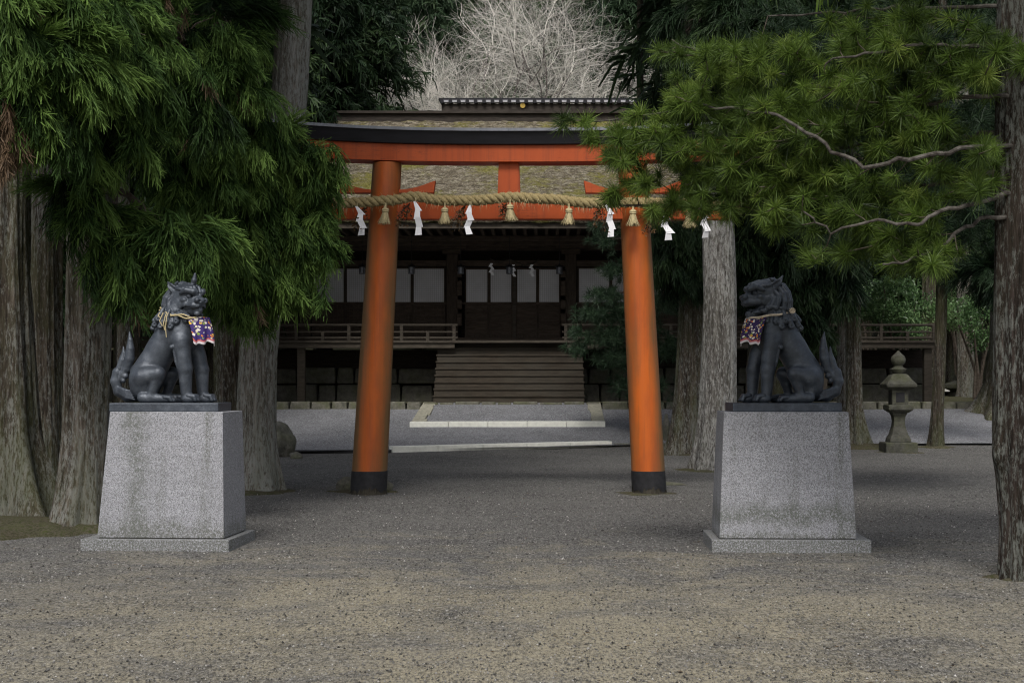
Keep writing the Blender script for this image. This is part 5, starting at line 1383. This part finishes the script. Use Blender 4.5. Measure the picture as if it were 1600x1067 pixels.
# second, darker pine bough group behind (another tree)
def far_pine(name, label, px, Y, zbase, lays, r0, seed, mat_='sugi_dark', trunk=True, cat='pine tree', Ltuft=1.3, spread=.8):
    rs = np.random.RandomState(seed); bx = X_(px, Y); e = empty(name, (bx, Y, zbase), label, cat)
    if trunk:
        V, Q = trunk_mesh([(0,0,-.1), (0,0,12)], [r0, r0*.6], .3, .4, 5, seed); link('trunk', np_mesh('trunk', V, Q, smooth=True), M['bark_dark'], e)
    pos = []; mb = MB()
    for (x, y, hw, hh, n) in lays:
        c = Vector(P(x, y, Y)); 
        mb.tube([(bx, Y, c.z+.2), ((bx+c.x)/2, Y, c.z+.05), (c.x, Y, c.z)], [.04,.025,.012], 5)
        for i in range(n): pos.append(P(x+hw*rs.randn()*.5, y+hh*rs.randn()*.5, Y+rs.randn()*spread))
    pos = np.array(pos); dr = np.stack([pos[:,0]-bx, pos[:,1]-Y-.3, .3+.5*np.abs(rs.randn(len(pos)))], -1)+rs.randn(len(pos), 3)*.3
    V, Q, T = assemble(TUFT_FAR, pos, dr, rs.uniform(.8, 1.2, len(pos))*Ltuft, rs, .1+.12*rs.randn(len(pos))); V -= np.array([bx, Y, zbase])
    link('needles', np_mesh('needles', V, Q, tint=T), M[mat_], e); mb.v = [(v[0]-bx, v[1]-Y, v[2]-zbase) for v in mb.v]; mb.build('limbs', M['branch'], e); return e
far_pine('pine_tree', 'dark pine layer hanging behind the bright pine boughs at upper right', 1390, 20, 0, [(1250,60,90,50,200),(1380,60,90,60,220),(1500,70,90,60,200),(1300,170,90,50,180),(1420,180,90,50,200),(1520,200,80,60,180),(1350,290,90,50,160),(1450,300,90,50,180),(1540,320,60,50,110),(1420,370,90,26,200),(1340,380,60,20,110)], .0, 41, 'sugi_dark', trunk=False)

# young fir in front of the shrine, behind the right torii post
far_pine('fir_tree', 'young dark fir in front of the shrine stair, half behind the right torii post', 1000, 34.5, gz(34.5), [(935,490,36,12,90),(950,530,46,14,120),(900,520,18,8,24),(905,545,20,8,30),(945,460,24,12,60),(965,560,40,14,110),(960,420,22,16,50),(1045,470,40,20,110),(1050,540,45,20,130),(1040,400,36,20,90),(990,350,30,20,70),(945,375,20,10,34),(1000,600,46,20,120),(990,500,50,40,200),(930,350,16,8,20)], .11, 43, 'fir', cat='fir tree', spread=.5)

# broadleaved shrubs at far right
def shrub(label, px, py, Y, rp, seed, n, zb, name='camellia_shrub', m='broad', sz=.10, cat='shrub'):
    rs = np.random.RandomState(seed); c = np.array(P(px, py, Y)); r = rp/F*Y; e = empty(name, (c[0], Y, zb), label, cat, 'shrubs beyond the veranda' if cat == 'shrub' else None)
    nc = 26; cc = rand_dir(rs, nc)*r*.72*np.array([1.2, .8, .9]); pick = rs.randint(0, nc, n); d = rand_dir(rs, n); p = c+cc[pick]+d*r*(.36*rs.rand(n)**.4)[:, None]
    D = rand_dir(rs, n)+np.array([0,-.2,-.2]); V, Q = ribbons(p, D, sz*(.7+.6*rs.rand(n)), sz*.5*(.7+.5*rs.rand(n)), .2, rs, .1, 2, .3)
    tint = np.repeat(np.clip(.35+.2*rs.randn(nc)[pick]+.15*rs.randn(n), 0, 1), 2); V -= np.array([c[0], Y, zb])
    link('foliage', np_mesh('foliage', V, Q, tint=tint), M[m], e)
    mb = MB(); base = Vector((0, 0, -.1))
    for k_ in range(9): q = Vector(cc[k_]+c-np.array([c[0], Y, zb])); mb.tube([base+Vector((rs.randn()*.1, rs.randn()*.1, 0)), q*.5+Vector((rs.randn()*.1, 0, 0)), q], [.06,.04,.015], 6)
    mb.build('stems', M['branch'], e)
shrub('bright glossy shrub seen between the thin cedar and the reddish trunk', 1415, 480, 45, 62, 51, 5200, TZ)
shrub('glossy dark-leaved shrub right of the reddish far trunk', 1530, 500, 46, 52, 52, 4600, TZ)
shrub('glossy shrub above and behind the other two, under the trees', 1500, 440, 60, 56, 53, 3600, TZ+1.0)
shrub('low glossy shrub behind the right veranda end, left of the bright one', 1360, 470, 54, 40, 54, 2400, TZ)

# ---- background woods
def far_tree(name, label, px, Y, zb, h, rad, seed, m='sugi_dark', n=2600, sc=(1.1, 2.0), z0=1.5, tint=.1, tr=.35, group='trees of the wood behind the shrine', lean=0, bm='bark_dark'):
    rs = np.random.RandomState(seed+300); bx = X_(px, Y); e = empty(name, (bx, Y, zb), label, 'tree', group)
    V, Q = trunk_mesh([(0,0,-.3), (lean*.5,0,h*.5), (lean,0,h*.95)], [tr, tr*.75, tr*.25], .3, .6, 6, seed, 40, zstep=.25); link('trunk', np_mesh('trunk', V, Q, smooth=True), M[bm], e)
    n = int(n*1.75); nb = int(n/40); f = rs.rand(nb)**.85; zc = z0+(h-z0)*f; rr = rad*np.minimum(1, (1.05-f)*1.5)*(.35+.65*rs.rand(nb)); a = rs.rand(nb)*6.283
    C = np.stack([bx+rr*np.cos(a), Y+rr*np.sin(a), zb+zc-rr*.25], -1); pick = rs.randint(0, nb, n)
    p = C[pick]+rs.randn(n, 3)*np.array([.55, .55, .38])*(rad/3.2); D = np.stack([np.cos(a)[pick], np.sin(a)[pick], -.45+0*pick], -1)+rs.randn(n, 3)*.45
    V, Q, T = assemble(COARSE, p, D, rs.uniform(sc[0], sc[1], n)*.95, rs, tint+.17*rs.randn(nb)[pick]+.05*rs.randn(n)); V -= np.array([bx, Y, zb])
    link('crown', np_mesh('crown', V, Q, tint=T), M[m], e)
    mb = MB()
    for k_ in range(0, nb, 3):
        q = Vector(C[k_])-Vector((bx, Y, zb)); mb.tube([(0, 0, q.z+.4), q*.55+Vector((0, 0, q.z*.45+.2)), q], [.07, .045, .02], 4, cap=False)
    mb.build('limbs', M['branch'], e)
    return e
def tz(Y): return TZ+max(0, Y-62)*.16
far_tree('cedar', 'very dark dense cedar left of the bare tree, behind the thatched roof', 505, 50, TZ, 19, 2.9, 1, n=5200, z0=5)
far_tree('cedar', 'dark cedar close behind the leaning trunk, left of the roof', 455, 47, TZ, 19, 2.4, 2, n=3600, z0=5)
far_tree('broad_tree', 'paler green tree behind the left side of the bare tree', 655, 68, tz(68), 21, 2.6, 3, 'far_leaf', 4200, z0=4, tint=.2)
far_tree('broad_tree', 'pale green crown directly behind the bare tree', 760, 74, tz(74), 20, 4.6, 4, 'far_leaf', 5200, z0=3, tint=.25)
far_tree('broad_tree', 'grey-green crown behind the right side of the bare tree', 880, 76, tz(76), 20, 4.4, 5, 'far_leaf', 4600, z0=3, tint=.15)
far_tree('cedar', 'grey-green cedar with pale trunk right of the bare tree', 992, 66, tz(66), 22, 1.9, 6, 'far_leaf', 2600, z0=7, tint=.05, bm='bark_grey', tr=.34)
far_tree('cedar', 'dark bushy tree above the right end of the ridge', 1075, 58, TZ, 13.5, 2.4, 7, 'sugi_dark', 3200, z0=4)
far_tree('cedar', 'tall grey-green cedar far right of the bare tree', 940, 84, tz(84), 22, 3.4, 8, 'far_leaf', 3800, z0=5)
far_tree('cedar', 'tall dark cedar behind the dark bushy tree', 1120, 70, tz(70), 22, 4, 9, 'sugi_dark', 3800, z0=4)
k_ = 20
spots = [(-90,40,0,18,3.6),(20,34,0,18,3.2),(110,42,0,18,3.2),(200,36,0,18,3.2),(275,45,1,18,3.6),(345,40,1,18,2.6),(400,52,1,20,2.8),(150,58,1,20,4),(320,62,1,20,4),(50,60,1,20,4.5),(440,66,1,21,4),
         (1215,44,1,18,3.2),(1235,45,1,18,2.4),(1350,60,1,18,2.6),(1480,66,1,20,4.2),(1330,64,1,20,4.2),(1220,60,1,20,4.2),(1640,60,1,20,3.2),(1760,46,1,18,3.6),(1560,72,1,22,4.5),(1410,78,1,22,4.6),(1190,80,1,22,4.5),
         (560,84,1,22,4.2),(690,92,1,26,4.8),(820,96,1,27,5.2),(1700,70,1,22,4.6),(-60,75,1,22,5),(250,82,1,22,5)]
desc = ['far left, outermost', 'behind the massive left-edge cedar', 'behind the left pedestal tree', 'behind the horned lion', 'left of the thatched roof', 'behind the leaning cedar', 'behind the left roof end', 'second row, left', 'second row, behind the roof end', 'second row, far left', 'second row, near the leaning trunk',
        'right of the grey cedar', 'above the open-mouthed lion', 'above the stone lantern', 'deep, above the far shrubs', 'second row, above the stone lantern', 'second row, above the lion', 'deep, at the right edge', 'outermost at right', 'last row, right', 'last row, above the lantern', 'last row, right of the torii',
        'last row, left of the bare tree', 'last row, behind the pale crown', 'last row, behind the bare tree', 'last row, outermost right', 'last row, outermost left', 'last row, over the left roof end']
for (px, Y, kk, h, rad), ds in zip(spots, desc):
    k_ += 1; zb = gz(Y) if Y < 38.6 else tz(Y)
    right = px > 1100
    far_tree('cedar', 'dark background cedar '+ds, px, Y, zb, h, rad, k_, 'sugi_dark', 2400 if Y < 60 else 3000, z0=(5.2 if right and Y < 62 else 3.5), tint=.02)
far_tree('cedar', 'shady cedar behind the right veranda, left of the shrubs', 1225, 50, TZ, 17, 2.0, 60, 'sugi_dark', 1800, z0=2.2, tint=-.05)

# bare tree with pale twigs
def bare_tree():
    rnd = random.Random(17); Y = 56; base = Vector((X_(792, Y), Y, TZ)); e = empty('bare_tree', base, 'leafless tree with a cloud of pale whitish twigs above the roof', 'bare tree')
    trunk = MB(); tw_ = MB()
    def grow(p, d, L, r, lev):
        n = 5 if lev < 3 else 4; pts = [p]; rad = [r]; q = p.copy(); dd = d.copy()
        for i in range(n):
            j = .20 if lev > 0 else .06
            j *= .7; dd = (dd+Vector((rnd.gauss(0, j), rnd.gauss(0, j), rnd.gauss(0, j*.8)+.03))).normalized(); q = q+dd*(L/n); pts.append(q); rad.append(r*(1-.5*(i+1)/n))
        (trunk if lev < 3 else tw_).tube(pts, rad, 6 if lev < 3 else 3, cap=False)
        if lev >= 6: return
        nchild = (5, 5, 5, 5, 4, 3)[lev]
        for c in range(nchild):
            f = 1.0 if c == 0 else rnd.uniform(.2, 1); i = min(int(f*n), n-1); s = pts[i].lerp(pts[i+1], f*n-i)
            ax = dd.cross(Vector((rnd.gauss(0,1), rnd.gauss(0,1), rnd.gauss(0,1)))).normalized(); an = rnd.uniform(.45, 1.15)*(0.45 if c == 0 else 1)
            nd = (Matrix.Rotation(an, 3, ax)@dd); nd.z -= .16; nd.normalize()
            grow(s, nd, L*rnd.uniform(.58, .8), r*(.62 if c == 0 else .46), lev+1)
    zb = Z_(175, Y)-TZ
    grow(Vector((0,0,-.2)), Vector((0,0,1)), zb+.3, .30, 0) if False else None
    trunk.tube([(0,0,-.2), (.1,0,zb*.5), (0,0,zb*.8)], [.33,.27,.22], 10)
    for i, (dx, dz) in enumerate(((-1.2,.45),(-.8,.8),(-.3,1.0),(.3,1.05),(.75,.75),(1.25,.5),(-1.4,.1),(1.4,.12),(.05,.9),(-1,.3),(1,.35))):
        grow(Vector((0,0,zb*.84+.05*i)), Vector((dx, rnd.uniform(-.6,.6), dz)).normalized(), (2.5+.5*dz)+.3*rnd.random(), .062, 1)
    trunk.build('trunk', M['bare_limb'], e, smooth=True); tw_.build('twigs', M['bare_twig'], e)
    print('bare', tw_.n)
bare_tree()

# distant mass of wood closing the view
rs = np.random.RandomState(400); n = 26000
x = rs.uniform(-75, 70, n); yy = rs.uniform(104, 126, n); hz = 9*vnoise(x*.09, 0*x, 0, 7)+16+(yy-104)*.2; z = tz(104)+hz*rs.rand(n)**.7
D = rs.randn(n, 3)+np.array([0, -.4, -.5]); V, Q, T = assemble(COARSE[:2], np.stack([x, yy, z-2], -1), D, rs.uniform(3.6, 6, n), rs, .05+.15*rs.randn(n)+.2*(vnoise(x*.25, z*.3, 0, 8)-.5))
tag(link('distant_wood', np_mesh('distant_wood', V, Q, tint=T), M['far_leaf']), 'distant wooded slope closing the view behind all the trees', 'wood', kind='stuff')
